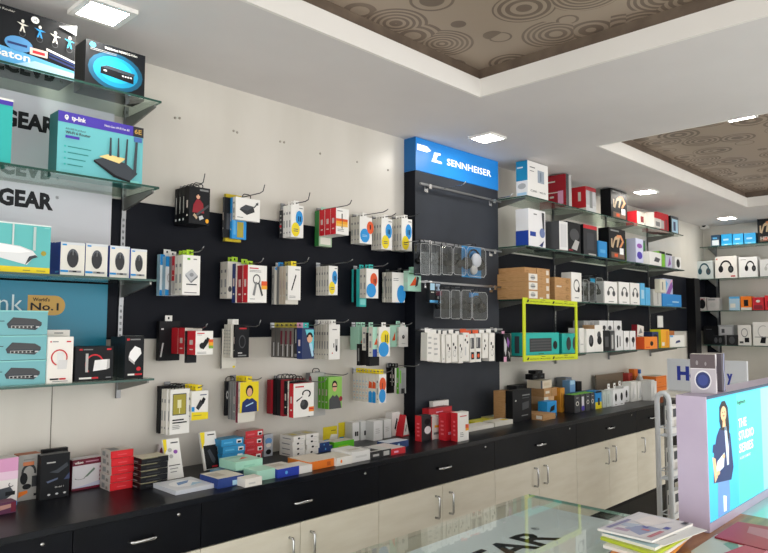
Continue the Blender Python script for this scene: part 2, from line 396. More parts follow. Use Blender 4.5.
# ------------------------------------------------------------------ boxes: generic helpers
BOXES = [(2.93, 3.83, -.092, 0, 0, 2.7)]
def carton(name, label, cat, loc, w, d, h, body, art=(), left=None, lart=(), top=None, tart=(), right=None, rot=None, group=None, front=None):
    b = body; loc = list(map(float, loc)); rz = rot[2] if rot else 0
    aw, ad = (d, w) if abs(abs(rz)-PI/2) < .01 else (w*abs(math.cos(rz))+d*abs(math.sin(rz)), d*abs(math.cos(rz))+w*abs(math.sin(rz)))
    for _ in range(6):
        hit = False
        for (a0, a1, b0, b1, c0, c1) in BOXES:
            oz = min(loc[2]+h, c1)-max(loc[2], c0)
            if oz < .004: continue
            ox = min(loc[0]+aw/2, a1)-max(loc[0]-aw/2, a0); oy = min(loc[1]+ad/2, b1)-max(loc[1]-ad/2, b0)
            if ox > .0015 and oy > .0015:
                hit = True
                if ox < oy and ox < .03: loc[0] += (ox+.001)*(1 if loc[0] > (a0+a1)/2 else -1)
                elif oy < .09 or ox > .03: loc[1] += (oy+.001)*(1 if loc[1] > (b0+b1)/2 else -1)
                loc[1] = min(loc[1], -.014-ad/2) if loc[0] < XB-.4 else loc[1]
        if not hit: break
    BOXES.append((loc[0]-aw/2, loc[0]+aw/2, loc[1]-ad/2, loc[1]+ad/2, loc[2], loc[2]+h))
    mb = MB().box((-w/2, -d/2, 0), (w/2, d/2, h), b, left=left, top=top, right=right, front=front)
    seam = [('r', .0, .985, 1, .995, '5a5a5a')] if False else []
    mb.art('front', list(art)+seam, w, d, h)
    if lart: mb.art('left', lart, w, d, h)
    if tart: mb.art('top', tart, w, d, h)
    o = mb.build(name, None, loc, rot)
    return tag(o, label, cat, group)
def on_shelf(name, label, cat, xl, xr, yt, z, body, art=(), Y=-.27, d=.10, gap=.0005, **kw):
    h = float(onp(xl, yt, 1, Y)[2]) - z
    x0 = X_(xl, yt, Y)
    for _ in range(3): yb = proj((x0, Y, z))[1]; x0 = X_(xl, (yt+yb)/2, Y)
    x1 = x0
    for _ in range(3): ybm = proj((x1, Y, z))[1]; x1 = X_(xr, ybm-(yb-yt)/2, Y)
    h = float(onp(xl, yt, 1, Y)[2]) - z
    return carton(name, label, cat, ((x0+x1)/2, Y+d/2, z+gap), x1-x0, d, h-gap, body, art, **kw)
def on_back(name, label, cat, xl, xr, yt, z, body, art=(), X=XB-.22, d=.12, **kw):
    p = onp(xl, yt, 0, X); q = onp(xr, yt, 0, X)
    y0, y1 = float(p[1]), float(q[1]); h = float(p[2])-z
    return carton(name, label, cat, (X+d/2, (y0+y1)/2, z+.0005), y0-y1, d, h, body, art, rot=(0, 0, -PI/2), **kw)
def on_top(name, label, cat, xl, yb, xr, yt, d, body, art=(), z=ZT, rotz=0, dz=.0005, **kw):
    """front-left-bottom corner at pixel (xl,yb) on the plane z; right end at xr; top-left at yt"""
    p = onp(xl, yb, 2, z); Y = float(p[1]); x0 = float(p[0])
    h = float(onp(xl, yt, 1, Y)[2]) - z
    x1 = X_(xr, yb, Y)
    c, s = math.cos(rotz), math.sin(rotz); w = (x1-x0)/max(.3, abs(c)+0*s)
    cx = x0 + c*w/2 - s*d/2; cy = Y + s*w/2 + c*d/2
    return carton(name, label, cat, (cx, cy, z+dz), w, d, h-dz, body, art, rot=(0, 0, rotz), **kw)
def lines(u0, u1, v, n, dv, c='5a5c60', t=.35, seed=0):
    r = random.Random(seed+n); return [('r', u0, v-i*dv-dv*t, u0+(u1-u0)*r.uniform(.6, 1), v-i*dv, c) for i in range(n)]
def ring(cu, cv, ru, rv, c, th=.2, a0=-40, a1=220): return [('a', cu, cv, ru, rv, a0, a1, th, c)]
def headp(cu, cv, r, asp, c='ink'):       # asp = w/h
    return [('a', cu, cv, r, r*1.35*asp, 0, 190, .24, c), ('e', cu-r*.84, cv-r*.22*asp, r*.40, r*.62*asp, c), ('e', cu+r*.80, cv-r*.30*asp, r*.46, r*.66*asp, c), ('e', cu+r*.80, cv-r*.30*asp, r*.26, r*.40*asp, 'dgrey')]
def mouse_art(): return [('r', 0, .93, 1, 1, 'd8dde2'), ('r', .06, .90, .24, .945, 'blue'), ('e', .5, .53, .24, .28, 'charcoal'), ('a', .5, .53, .24, .28, 20, 160, .25, '4d525a'), ('r', .485, .62, .515, .78, 'grey'), ('r', 0, .11, .32, .17, 'blue'), ('r', .34, .11, .86, .17, '8c8f94'), ('r', .50, .12, .66, .16, 'ink')]
def charger_art(stripes=True, c='ink'):
    a = [('r', .08, .88, .5, .92, 'red')] + lines(.08, .5, .84, 1, .05, 'grey') + [('p', [(.25,.30),(.45,.22),(.72,.50),(.55,.66)], c), ('e', .38, .38, .17, .13, c), ('p', [(.55,.60),(.70,.50),(.80,.66),(.66,.74)], c)]
    if stripes: a += [('r', .74, .52, 1, .64, 'dorange'), ('r', .74, .38, 1, .52, 'amber'), ('r', .74, .26, 1, .38, '7aa838')]
    return a + lines(.08, .6, .12, 2, .05, 'grey')
def cable_art(): return [('r', .08, .90, .55, .93, 'red')] + lines(.08, .7, .86, 2, .035, 'grey') + [('a', .45, .62, .20, .14, 0, 360, .25, 'dgrey'), ('p', [(.38,.55),(.48,.55),(.36,.18),(.24,.20)], 'grey'), ('p', [(.52,.52),(.58,.55),(.80,.20),(.72,.17)], 'dgrey'), ('r', .70, .46, 1, .58, 'dorange'), ('r', .70, .36, 1, .46, 'amber')] + lines(.1, .5, .1, 1, .04, 'grey')
def circ_art(c1='blue', c2='yellow', bud='ink', swap=False):
    return [('e', .66, .60, .30, .24, c1), ('e', .36, .24, .34, .22, c2), ('r', .56, .50, .63, .66, bud), ('r', .70, .50, .77, .66, bud), ('r', .62, .90, .92, .93, 'grey')] + lines(.18, .55, .26, 2, .06, 'navy')
def pen_art(): return [('p', [(.25,.30),(.32,.27),(.66,.72),(.59,.76)], 'ink'), ('r', .55, .88, .9, .91, 'grey')] + lines(.1, .6, .12, 2, .04, 'grey')
def adapter_art(): return [('r', .25, .88, .42, .93, 'green'), ('r', .6, .89, .8, .92, 'grey'), ('p', [(.15,.52),(.48,.34),(.85,.50),(.52,.66)], 'b9bcc0'), ('p', [(.15,.52),(.48,.34),(.48,.30),(.15,.47)], '8a8d92'), ('p', [(.48,.34),(.85,.50),(.85,.45),(.48,.30)], '6c6f74'), ('e', .5, .51, .12, .05, '8a8d92'), ('r', .2, .25, .8, .28, 'dgrey'), ('r', .1, .05, .8, .07, 'grey')]
def person_art(bg, hair, top, skin='skin', bust=.5):
    a = [('r', 0, 0, 1, 1, bg)] if bg else []
    return a + [('e', .5, .66, .15, .13, hair), ('e', .5, .62, .12, .11, skin), ('r', .44, .44, .56, .55, skin), ('p', [(.12,.0),(.88,.0),(.84,.34),(.62,.47),(.5,.42),(.38,.47),(.16,.34)], top), ('a', .5, .66, .15, .12, 0, 180, .45, hair)]
def edge_lines(n=3, c='8a8c90'): return [('r', .2, .1+i*.22, .8, .1+i*.22+.1, c) for i in range(n)]
# ------------------------------------------------------------------ hanging packs on the wall hooks
ORD = ['frontmost', 'second from front', 'third from front', 'fourth from front', 'fifth from front', 'sixth from front', 'seventh from front', 'eighth from front']
CN = ['leftmost', 'second', 'third', 'fourth', 'fifth', 'sixth', 'seventh']
def P(name, cat, desc, front, left='offwhite', art=(), n=1, dt=0, db=0, dl=0, dr=0, th=1.0, tab=None, lart=None, kind='box'):
    return dict(name=name, cat=cat, desc=desc, front=front, left=left, art=list(art), n=n, dt=dt, db=db, dl=dl, dr=dr, th=th, tab=tab, lart=lart, kind=kind)
def arch(mb, w, z, m, r=.0022):
    return mb.tube([(-w, 0, z), (-w, 0, z+.012), (-w*.6, 0, z+.02), (w*.6, 0, z+.02), (w, 0, z+.012), (w, 0, z)], r, m, 6)
def bundle(row, col, xb, xf, xr, yt, yb, tip, packs, hooklabel=None):
    ym = (yt+yb)/2; X0 = X_(xb, ym, -.03)
    Yf = float(onp(xf, ym, 0, X0)[1]); Yf = max(-.31, min(-.055, Yf))
    X0 = X_(xf, ym, Yf); X1 = X_(xr, ym, Yf); y0 = .03
    if X1+max(p['dr'] for p in packs) > 2.945: y0 = .096; Yf = min(Yf, -.13); X0 = X_(xf, ym, Yf); X1 = X_(xr, ym, Yf)
    zt = float(onp(xf, yt, 1, Yf)[2]); zb = float(onp(xf, yb, 1, Yf)[2]); Xc = (X0+X1)/2
    seq = [p for p in packs for _ in range(p['n'])]; tot = sum(p['th'] for p in seq); D = abs(Yf)-y0; y = Yf; zr = zt+.012
    grp = 'packs on the %s hook of the %s' % (CN[col-1], row.replace('-', ' '))
    for i, p in enumerate(seq):
        t = D*p['th']/tot; w = X1-X0+p['dl']+p['dr']; h = zt-zb+p['dt']+p['db']; d = max(.003, t-.0025)
        cx = (X0-p['dl']+X1+p['dr'])/2; cy = y+d/2; z0 = zb-p['db']; y += t
        lab = '%s, %s, %s hook, %s' % (p['desc'], ORD[i] if len(seq) > 1 else 'alone', CN[col-1], row.replace('-', ' '))
        vis = i < 2
        mb = MB().box((-w/2, -d/2, 0), (w/2, d/2, h), p['front'], left=p['left'], top=p['left'])
        mb.art('front', p['art'] if i == 0 or p['dl'] or p['dr'] or p['db'] or p['dt'] else p['art'][:1], w, d, h)
        if p['lart'] is None: mb.art('left', [('r', .25, .12, .7, .16, '8a8c90'), ('r', .25, .3, .7, .52, '9a9c9e'), ('r', .25, .7, .7, .78, '7c7e82')] if p['left'] in ('offwhite', 'white', 'lgrey', 'paper') else [('r', .3, .2, .7, .24, 'offwhite'), ('r', .3, .42, .7, .62, 'c9b9b4')] if i < 3 else [], w, d, h)
        else: mb.art('left', p['lart'], w, d, h)
        g = {'group': grp}
        o = mb.build(p['name'], None, (cx, cy, z0), (0, 0, random.uniform(-.015, .015))); tag(o, lab, p['cat'], grp)
        if p['tab']:
            tb = MB(); e = zt-z0 if not p['dt'] else h; hh = h
            if p['tab'] == 'loop': arch(tb, .022, hh, M('black', .4))
            else:
                q = .016; tb.box((-q, -.0006, hh-.001), (q, .0006, hh+.008), p['tab']).box((-q, -.0006, hh+.008), (-.004, .0006, hh+.018), p['tab']).box((.004, -.0006, hh+.008), (q, .0006, hh+.018), p['tab']).box((-q, -.0006, hh+.018), (q, .0006, hh+.024), p['tab'])
            tb.build('hang_tab', o)
    tp = onp(tip[0], tip[1], 0, Xc); ty = max(-.38, min(Yf-.02, float(tp[1]))); tz = float(onp(tip[0], tip[1], 1, ty)[2])
    hk = thing('display_hook', hooklabel or 'metal display hook holding the %s packs of the %s' % (CN[col-1], row.replace('-', ' ')), 'hook', (min(Xc, 2.94), 0, zr))
    zf = max(-.02, min(.03, 0))
    MB().tube([(0, -.010, 0), (0, ty+.035, 0), (0, ty+.012, .006), (0, ty, max(.012, min(.05, tz-zr)))], .0024, STEEL if row != 'top-row' else M('dgrey', .4, .6), 6).build('rod', hk)
    MB().box((-.014, -.0125, -.02), (.014, -.009, .012), STEEL).build('back_plate', hk)
    return
W = 'white'
# ---- top row
bundle('top-row', 1, 174.6, 189.2, 209.8, 185.5, 222.9, (205, 173.6), [
    P('accessory_box', 'box', 'black box printed with a red-shirted man', 'ink', 'black', [('r', .5, .90, .92, .95, 'grey')] + [('e', .42, .74, .09, .07, 'skin'), ('a', .42, .76, .09, .07, 0, 180, .5, 'black'), ('p', [(.15,.30),(.72,.30),(.66,.56),(.5,.66),(.34,.66),(.2,.52)], 'dred'), ('p', [(.3,.25),(.4,.22),(.95,.5),(.92,.56)], 'dgrey'), ('p', [(.18,.22),(.35,.12),(.4,.18),(.25,.28)], 'tan'), ('p', [(.45,.2),(.5,.1),(.7,.16),(.62,.24)], 'silver'), ('e', .86, .1, .08, .06, 'amber')], tab='loop'),
    P('accessory_box', 'box', 'black box with silver side lettering', 'ink', 'black', n=3, tab='loop', lart=[('r', .4, .3, .6, .75, 'lgrey'), ('r', .3, .1, .7, .16, 'silver')])])
bundle('top-row', 2, 225.6, 235.7, 259.9, 196.4, 219.2, (264.8, 184.6), [
    P('adapter_box', 'box', 'small white box showing a black square hub', W, 'offwhite', [('p', [(.15,.45),(.45,.25),(.78,.42),(.72,.66),(.40,.68)], 'charcoal'), ('p', [(.15,.50),(.40,.70),(.74,.66),(.48,.44)], '3d4046'), ('p', [(.72,.62),(.9,.88),(.93,.86),(.77,.60)], 'dgrey'), ('r', .82, .74, .92, .84, 'dgrey'), ('r', .06, .1, .3, .13, 'grey')], tab='loop', th=1.2),
    P('tool_card', 'package', 'bright blue blister card with yellow print', 'blue', 'blue', [('r', .35, .04, .8, .42, 'khaki'), ('r', .1, .1, .25, .5, 'sky')], db=.085, dl=.0, dr=-.055, th=.8),
    P('cable_card', 'package', 'small black tool card', 'ink', 'dgrey', [('r', .2, .2, .7, .6, 'dgrey')], db=.08, dl=.03, dr=-.1, th=.7),
    P('tool_card', 'package', 'tall yellow blister card', 'ccb421', 'khaki', [('r', .06, .5, .3, .9, 'khaki'), ('r', .1, .1, .3, .4, 'amber'), ('e', .2, .72, .09, .05, 'dgrey')], dt=.02, db=.095, dl=.012, dr=-.06, th=.9)])
bundle('top-row', 3, 279, 291.3, 303.3, 204.4, 236.7, (310, 192.5), [
    P('earphone_box', 'box', 'white earphone box with blue and yellow circles', W, 'white', circ_art(), n=3, tab=W),
    P('earphone_box', 'box', 'black box with dotted red side', 'ink', 'charcoal', n=1, dt=-.02, th=1.4, lart=[('e', .5, .2+.15*i, .2, .03, 'lgrey') for i in range(5)]+[('e', .5, .42, .3, .05, 'red')])])
bundle('top-row', 4, 314.6, 336, 348.8, 207.5, 233.8, (351.7, 200), [
    P('charger_box', 'box', 'red-sided white charger box with sunset stripes', W, 'red', [('r', .1, .88, .5, .91, 'grey'), ('r', .42, .25, .50, .80, 'ink'), ('r', 0, .50, .9, .6, 'dorange'), ('r', 0, .4, .9, .5, 'amber'), ('r', 0, .3, .9, .4, 'e9b95a'), ('r', .44, .2, .48, .62, 'dgrey')]+lines(.1, .6, .2, 2, .06, 'grey'), n=3, th=1.2),
    P('cable_card', 'package', 'pale green cable card', '9fb79a', 'dgreen', [('e', .5, .75, .3, .14, 'offwhite'), ('r', .1, .05, .9, .25, 'offwhite'), ('r', .1, .3, .6, .33, 'dgreen')], n=1, db=.05, dr=.0, dl=.0, tab='mint')])
bundle('top-row', 5, 350.6, 359.6, 372, 216, 242.9, (388, 214.8), [
    P('earphone_box', 'box', 'white earphone box with orange and blue circles', W, 'paper', [('e', .42, .30, .38, .26, 'blue'), ('e', .85, .62, .28, .24, 'dorange'), ('r', .8, .55, .9, .72, 'ink')] + lines(.2, .6, .32, 2, .05, 'lsky'), n=3, tab=W)], 'short metal hook behind the fifth stack of the top row')
bundle('top-row', 6, 371, 381.5, 392.3, 217.9, 249, (396, 214), [
    P('earphone_box', 'box', 'white earphone box with blue and yellow circles', W, 'paper', circ_art(), n=4, tab=W)])
bundle('top-row', 7, 391, 401.7, 412, 218, 250, (420, 212.7), [
    P('earphone_box', 'box', 'white earphone box with blue and yellow circles', W, 'paper', circ_art(), n=4, tab=W)])
# ---- second row
bundle('second-row', 1, 162, 182.4, 200, 254.6, 294.7, (203.8, 246.4), [
    P('adapter_box', 'box', 'white adapter box with grey sketch and green tab', W, 'offwhite', adapter_art(), n=2, tab='lime'),
    P('adapter_box', 'box', 'narrow box with red spine', 'offwhite', 'red', db=-.06, n=1, tab='lime', th=.8),
    P('adapter_box', 'box', 'thin grey box', 'lgrey', 'grey', n=1, th=.7),
    P('cable_bag', 'package', 'blue and white cable bag', 'e2e8ec', 'lsky', [('p', [(0,1),(0,.74),(.55,.74),(.25,1)], 'blue'), ('p', [(0,0),(.6,0),(.6,.1),(0,.16)], 'blue'), ('a', .3, .45, .2, .14, 0, 360, .2, 'lgrey')], dl=.015, dr=-.02, th=.9, tab=W),
    P('cable_bag', 'package', 'blue cable bag with folded corner', 'e2e8ec', 'lsky', [('p', [(0,1),(0,.74),(.55,.74),(.25,1)], 'blue'), ('p', [(0,0),(.5,0),(.5,.1),(0,.14)], 'blue')], dl=.025, dt=.01, dr=-.03, th=.9, tab=W)])
bundle('second-row', 2, 225.5, 247.9, 266.7, 264.6, 302.3, (263.6, 258.2), [
    P('hub_box', 'box', 'red-edged white box showing a cable hub', W, 'red', cable_art(), n=1, th=1.3),
    P('hub_box', 'box', 'red-edged white cable box', 'offwhite', 'dred', n=1, tab='lime', th=1.5),
    P('hub_box', 'box', 'dark blue edged cable box', 'offwhite', 'navy', n=1, dt=.01, dl=.006, tab='lime'),
    P('cable_card', 'package', 'white cable card with round black tip', 'offwhite', 'offwhite', [('e', .15, .25, .1, .08, 'dgrey'), ('r', .04, .35, .06, .8, 'lgrey')], n=2, dl=.03, dt=.02, db=-.02, dr=-.04, tab='lime')])
bundle('second-row', 3, 273.5, 288, 300.6, 265.6, 299.8, (309, 257.3), [
    P('cable_box', 'box', 'white box picturing a black pen', W, 'offwhite', pen_art(), n=1, tab='yellow', th=.8),
    P('cable_box', 'box', 'beige-sided cable box', 'offwhite', 'd3c6b4', n=2, db=.02, tab='khaki', th=1.1),
    P('cable_box', 'box', 'grey-sided cable box', 'lgrey', 'grey', n=1, db=.02, th=.9),
    P('cable_card', 'package', 'white card with blue round top', 'offwhite', 'lgrey', [('e', .12, .95, .1, .04, 'blue')], n=1, db=.02, dl=.012, tab='blue')])
bundle('second-row', 4, 315.8, 328.8, 337.6, 265.6, 294.8, (352.7, 262.5), [
    P('earphone_box', 'box', 'white earphone box with blue and yellow circles', W, 'paper', circ_art(), n=5)])
bundle('second-row', 5, 351.4, 366.3, 378.3, 268.3, 297.9, (388, 264.6), [
    P('earphone_box', 'box', 'white earphone box, orange above blue circle', W, 'paper', [('e', .62, .62, .30, .24, 'dorange'), ('e', .40, .26, .40, .24, 'blue'), ('r', .6, .5, .66, .66, 'ink'), ('r', .72, .5, .78, .66, 'ink')], n=2, tab='teal'),
    P('cable_box', 'box', 'teal cable box', 'teal', 'teal', [('r', .1, .05, .9, .2, 'lteal')], n=1, db=.045, dr=-.04, tab='teal', lart=[]),
    P('cable_box', 'box', 'black and teal cable box', 'ink', 'ink', n=1, db=.04, dr=-.04, th=.8, lart=[]),
    P('cable_box', 'box', 'slim teal cable box', 'teal', 'teal', n=1, db=.02, dr=-.04, th=.6, lart=[])])
bundle('second-row', 6, 383.2, 392, 404.8, 272, 302, (396, 268), [
    P('earphone_box', 'box', 'white earphone box with blue circle', W, 'paper', [('e', .72, .28, .34, .30, 'blue')]+lines(.1, .5, .8, 2, .06, 'grey'), n=3),
    P('cable_card', 'package', 'white card with grey fan print', 'offwhite', 'offwhite', [('p', [(.0,.85),(.12,.9),(.16,.2),(.04,.12)], 'grey')], n=1, dl=.01)])
bundle('second-row', 7, 397, 407.6, 421, 270.5, 290.8, (424, 262), [
    P('earphone_box', 'box', 'small mint box with orange triangle', 'mint', 'b9dccb', [('p', [(.15,.25),(.65,.30),(.60,.75)], 'dorange'), ('p', [(.55,.2),(.75,.3),(.85,.7),(.68,.75)], 'charcoal'), ('r', .1, .84, .5, .89, 'dgreen')], n=4, tab='mint')])
# ---- third row
bundle('third-row', 1, 168, 195.6, 212.9, 331, 355, (206.5, 323.7), [
    P('charger_box', 'box', 'red-sided white car charger box', W, 'red', charger_art(), n=1, th=1.7),
    P('charger_box', 'box', 'black charger box', 'ink', 'ink', n=1, db=.035, dr=-.035, th=.5, lart=[]),
    P('charger_box', 'box', 'red-sided charger box', 'offwhite', 'red', n=2, dt=.012, th=1.4),
    P('cable_box', 'box', 'large black box with white diagonal print', 'ink', 'black', [('p', [(.05,.1),(.12,.1),(.22,.45),(.15,.45)], 'silver'), ('r', .08, .78, .2, .82, 'silver')], n=1, dt=.04, db=.03, dl=.055, dr=-.04, th=.7, tab=W, lart=[])])
bundle('third-row', 2, 224.5, 235, 249, 329, 357.8, (260.8, 320), [
    P('charger_box', 'box', 'black box outlined with a mouse', 'ink', 'black', [('r', .3, .86, .8, .9, 'red'), ('e', .5, .48, .24, .20, 'dgrey'), ('e', .5, .48, .19, .16, 'ink'), ('r', .2, .12, .5, .16, 'lgrey'), ('r', .2, .04, .8, .08, 'grey')], n=1, dt=.02, th=.8),
    P('cable_pack', 'package', 'white cable pack with grey ribs', 'offwhite', 'offwhite', n=3, dl=.012, dt=.02, dr=-.03, tab=W, lart=[('r', .1, .1+.1*i, .9, .13+.1*i, 'lgrey') for i in range(8)]),
    P('cable_pack', 'package', 'long white card with yellow seal', 'offwhite', 'dgrey', [('e', .85, .03, .1, .03, 'yellow')], n=1, dl=.02, db=.05, dr=-.02, th=.6)])
bundle('third-row', 3, 271, 307, 314.2, 328, 359, (321, 324), [
    P('toy_box', 'box', 'blue box printed with a capped figure', '24335c', 'navy', [('p', [(.25,.95),(.95,.95),(.95,.25),(.5,.6)], '63c3cf'), ('e', .62, .66, .22, .14, 'skin'), ('a', .62, .7, .26, .16, 0, 180, .5, 'ink'), ('p', [(.55,.5),(.8,.5),(.95,.1),(.8,.06)], 'lsky')], n=1, dl=.03, tab='teal', th=1.5),
    P('cable_pack', 'package', 'black cable pack with white line', 'ink', 'charcoal', n=2, th=1.2, tab='pink', lart=[('r', .4, .5, .6, .95, 'lgrey'), ('r', .2, .05, .8, .15, 'grey')]),
    P('cable_pack', 'package', 'grey-brown cable pack with yellow tab', 'dgrey', '75706a', n=3, tab='khaki', lart=[('r', .1, .45, .5, .9, 'maroon'), ('r', .6, .05, .8, .45, 'silver'), ('r', .2, .03, .4, .4, 'ink')], th=1.4),
    P('cable_pack', 'package', 'dark grey cable pack with yellow ring tab', 'dgrey', '5d5a57', n=2, tab='khaki', lart=[('r', .55, .05, .75, .5, 'silver')], th=1.4)])
bundle('third-row', 4, 313.5, 328.8, 339.8, 324.5, 359.6, (348.5, 326), [
    P('cable_box', 'box', 'white box with two small black plugs', W, 'offwhite', [('r', .55, .25, .8, .58, 'lgrey'), ('r', .62, .22, .75, .40, 'ink'), ('r', .40, .34, .47, .46, 'ink'), ('r', .3, .84, .7, .87, 'grey'), ('e', .3, .18, .05, .02, 'red')], n=2, tab=W),
    P('cable_box', 'box', 'white cable box', 'offwhite', 'paper', n=4, tab=W)])
bundle('third-row', 5, 350, 379, 390, 327, 356.7, (420, 325), [
    P('earphone_box', 'box', 'white earphone box, yellow above blue circle', W, 'offwhite', [('e', .56, .62, .40, .27, 'yellow'), ('e', .42, .24, .46, .25, 'blue'), ('r', .52, .48, .60, .74, 'ink'), ('r', .68, .48, .76, .74, 'ink')], n=1, tab=W, th=.5),
    P('cable_card', 'package', 'mint card over a dark blue box', 'mint', 'offwhite', [('p', [(.1,.4),(.5,.4),(.5,.8)], 'dorange'), ('r', 0, 0, .7, .25, 'dblue')], n=1, dl=.03, dr=-.02),
    P('watch_strap', 'strap', 'black strap pack hanging low', 'black', 'ink', n=1, dt=-.03, db=.05, dl=.02, dr=-.03, th=.9, lart=[]),
    P('cable_card', 'package', 'mint card with orange triangle', 'mint', 'offwhite', [('p', [(.1,.3),(.45,.3),(.45,.7)], 'dorange')], n=1, db=-.03, dl=.01, th=1.2, tab='mint'),
    P('watch_strap', 'strap', 'black strap pack with silver print', 'black', 'ink', n=1, dt=-.09, db=.05, dl=.02, dr=-.02, th=.9, lart=[('r', .3, .2, .7, .8, 'grey')]),
    P('cable_card', 'package', 'mint-edged card with orange triangle', 'mint', 'mint', [('p', [(.1,.3),(.45,.3),(.45,.7)], 'dorange')], n=2, db=-.03, dl=.0, th=1.1, tab='mint')], 'longest metal display hook, reaching in front of the dark panel')
bundle('third-row', 6, 396, 398.5, 408, 327, 347, (412, 323), [
    P('price_card', 'card', 'tilted white card with a black emblem', W, 'offwhite', [('e', .5, .5, .14, .10, 'ink'), ('e', .5, .52, .06, .05, 'grey'), ('r', .3, .15, .7, .18, 'lgrey')], n=2, tab=W),
    P('earphone_box', 'box', 'mint box with orange wedge', 'mint', 'mint', [('p', [(.1,.3),(.3,.3),(.3,.7)], 'dorange')], n=1, dl=.05, dt=.01, tab='mint')])
# ---- bottom row
bundle('bottom-row', 1, 159, 170, 189.5, 389.8, 435.0, (184, 384), [
    P('cable_box', 'box', 'large white box with yellow window', W, 'offwhite', [('r', .12, .42, .82, .90, 'dgrey'), ('r', .15, .44, .79, .88, 'khaki'), ('r', .36, .58, .56, .76, 'e2deb0'), ('r', .45, .46, .49, .6, 'e2deb0'), ('r', .12, .30, .7, .33, 'ink'), ('r', .12, .24, .85, .27, 'ink')]+lines(.12, .6, .2, 3, .035, 'grey'), n=1, tab='loop', th=.8),
    P('cable_box', 'box', 'large white cable box', W, 'offwhite', n=2, dl=.006, tab='loop'),
    P('cable_box', 'box', 'black-backed tall card', 'ink', 'black', n=2, dl=.012, dt=.01, th=.6, lart=[])])
bundle('bottom-row', 2, 178, 191.5, 208, 391.5, 420.5, (203, 385.6), [
    P('charger_box', 'box', 'white and yellow car charger box', W, 'offwhite', [('r', .5, .84, .9, .87, 'navy'), ('p', [(.25,.42),(.42,.33),(.72,.56),(.52,.70)], 'charcoal'), ('p', [(.55,.62),(.72,.54),(.84,.70),(.70,.78)], 'ink'), ('r', 0, .30, .18, .46, 'blue'), ('p', [(0,0),(1,0),(1,.24),(0,.28)], 'yellow'), ('r', .1, .14, .6, .17, 'khaki')], n=1, tab='yellow'),
    P('charger_box', 'box', 'white charger box with yellow tab', 'offwhite', 'offwhite', n=3, tab='yellow')])
bundle('bottom-row', 3, 226, 240, 258.6, 382.5, 413, (261.5, 387), [
    P('phone_card', 'package', 'yellow card picturing a navy-shirted person', 'yellow', 'offwhite', [('e', .5, .70, .20, .19, 'ink'), ('e', .5, .66, .14, .14, 'skin'), ('p', [(.08,.0),(.92,.0),(.9,.32),(.64,.46),(.5,.42),(.36,.46),(.12,.34)], 'navy'), ('p', [(.3,.18),(.7,.28),(.7,.32),(.3,.22)], 'lsky')], n=1, tab='yellow', th=.7),
    P('cable_box', 'box', 'white card with maroon edge', 'offwhite', 'maroon', [], n=1, db=.045, dr=-.01, tab='yellow', lart=[]),
    P('cable_box', 'box', 'grey cable box with yellow tab', 'lgrey', 'grey', n=3, db=.035, tab='yellow'),
    P('cable_box', 'box', 'black box with a white circle', 'ink', 'black', [('e', .15, .6, .12, .12, 'lgrey'), ('e', .15, .6, .06, .06, 'ink')], n=1, dl=.012, db=.02, dr=-.06, th=.8, tab='loop', lart=[])])
bundle('bottom-row', 4, 268.5, 293.3, 313.8, 384, 418, (330, 378), [
    P('mouse_box', 'box', 'red-edged white box showing a black mouse', W, 'red', [('r', .08, .88, .5, .92, 'red')]+[('e', .52, .36, .20, .15, 'charcoal'), ('e', .45, .42, .10, .09, 'dgrey'), ('a', .62, .68, .22, .12, -60, 200, .3, 'ink'), ('p', [(.40,.58),(.43,.62),(.12,.50),(.14,.46)], 'ink'), ('r', .74, .14, 1, .28, 'e0862e'), ('r', .74, .2, .98, .24, 'red')], n=1, th=1.0),
    P('mouse_box', 'box', 'white-edged black box', 'ink', 'offwhite', n=1, dt=.01, th=.4, tab='loop'),
    P('mouse_box', 'box', 'black and red box', 'ink', 'ink', n=1, dt=.01, db=-.01, th=.8, tab='loop'),
    P('mouse_box', 'box', 'red box with black hanger', 'dred', 'dred', n=1, dt=.015, th=.8, tab='loop'),
    P('mouse_box', 'box', 'black box with hanger', 'ink', 'ink', n=2, dt=.015, th=.9, tab='loop'),
    P('mouse_box', 'box', 'dark red box', 'crimson', 'dred', n=1, dt=.01, dl=.012, db=-.005, th=1.0, tab='loop')])
bundle('bottom-row', 5, 313, 328.3, 341.9, 377.5, 409.4, (348, 374), [
    P('screen_guard', 'package', 'green box printed with a man in glasses', '8cc05a', 'green', [('e', .45, .74, .2, .15, 'ink'), ('e', .45, .68, .16, .14, 'skin'), ('r', .30, .68, .60, .72, 'ink'), ('p', [(.05,0),(.95,0),(.85,.28),(.6,.44),(.45,.38),(.3,.44),(.05,.30)], 'dgrey'), ('e', .9, .3, .12, .08, 'dred')], n=1, th=.8),
    P('screen_guard', 'package', 'white card with green edge', 'offwhite', 'green', n=2, th=.7),
    P('accessory_box', 'box', 'grey box with maroon disc', 'lgrey', 'grey', [('e', .0, .7, .12, .24, 'maroon')], n=1, dl=.05, dt=.02, db=.04, dr=-.04, th=1.0, lart=[], tab='loop')])
bundle('bottom-row', 6, 353, 379, 386.2, 374.5, 403.5, (392, 371), [
    P('earphone_box', 'box', 'white box with orange and blue circles', W, 'offwhite', [('e', .5, .64, .46, .25, 'dorange'), ('e', .45, .25, .46, .24, 'blue'), ('r', .4, .5, .48, .7, 'ink')], n=1, tab='yellow'),
    P('earphone_box', 'box', 'white box with blue lower side', 'offwhite', 'offwhite', n=2, tab='yellow', lart=[('p', [(0,0),(1,0),(1,.35),(.5,.42),(0,.35)], 'blue'), ('p', [(0,.5),(1,.5),(1,.7),(.2,.75)], 'dorange')], th=1.2),
    P('earphone_box', 'box', 'white box with small blue dots', 'offwhite', 'offwhite', n=5, tab='yellow', lart=[('r', .2, .1+.2*i, .45, .14+.2*i, 'sky') for i in range(4)]+[('r', .6, .2+.2*i, .8, .23+.2*i, 'orange') for i in range(3)])])
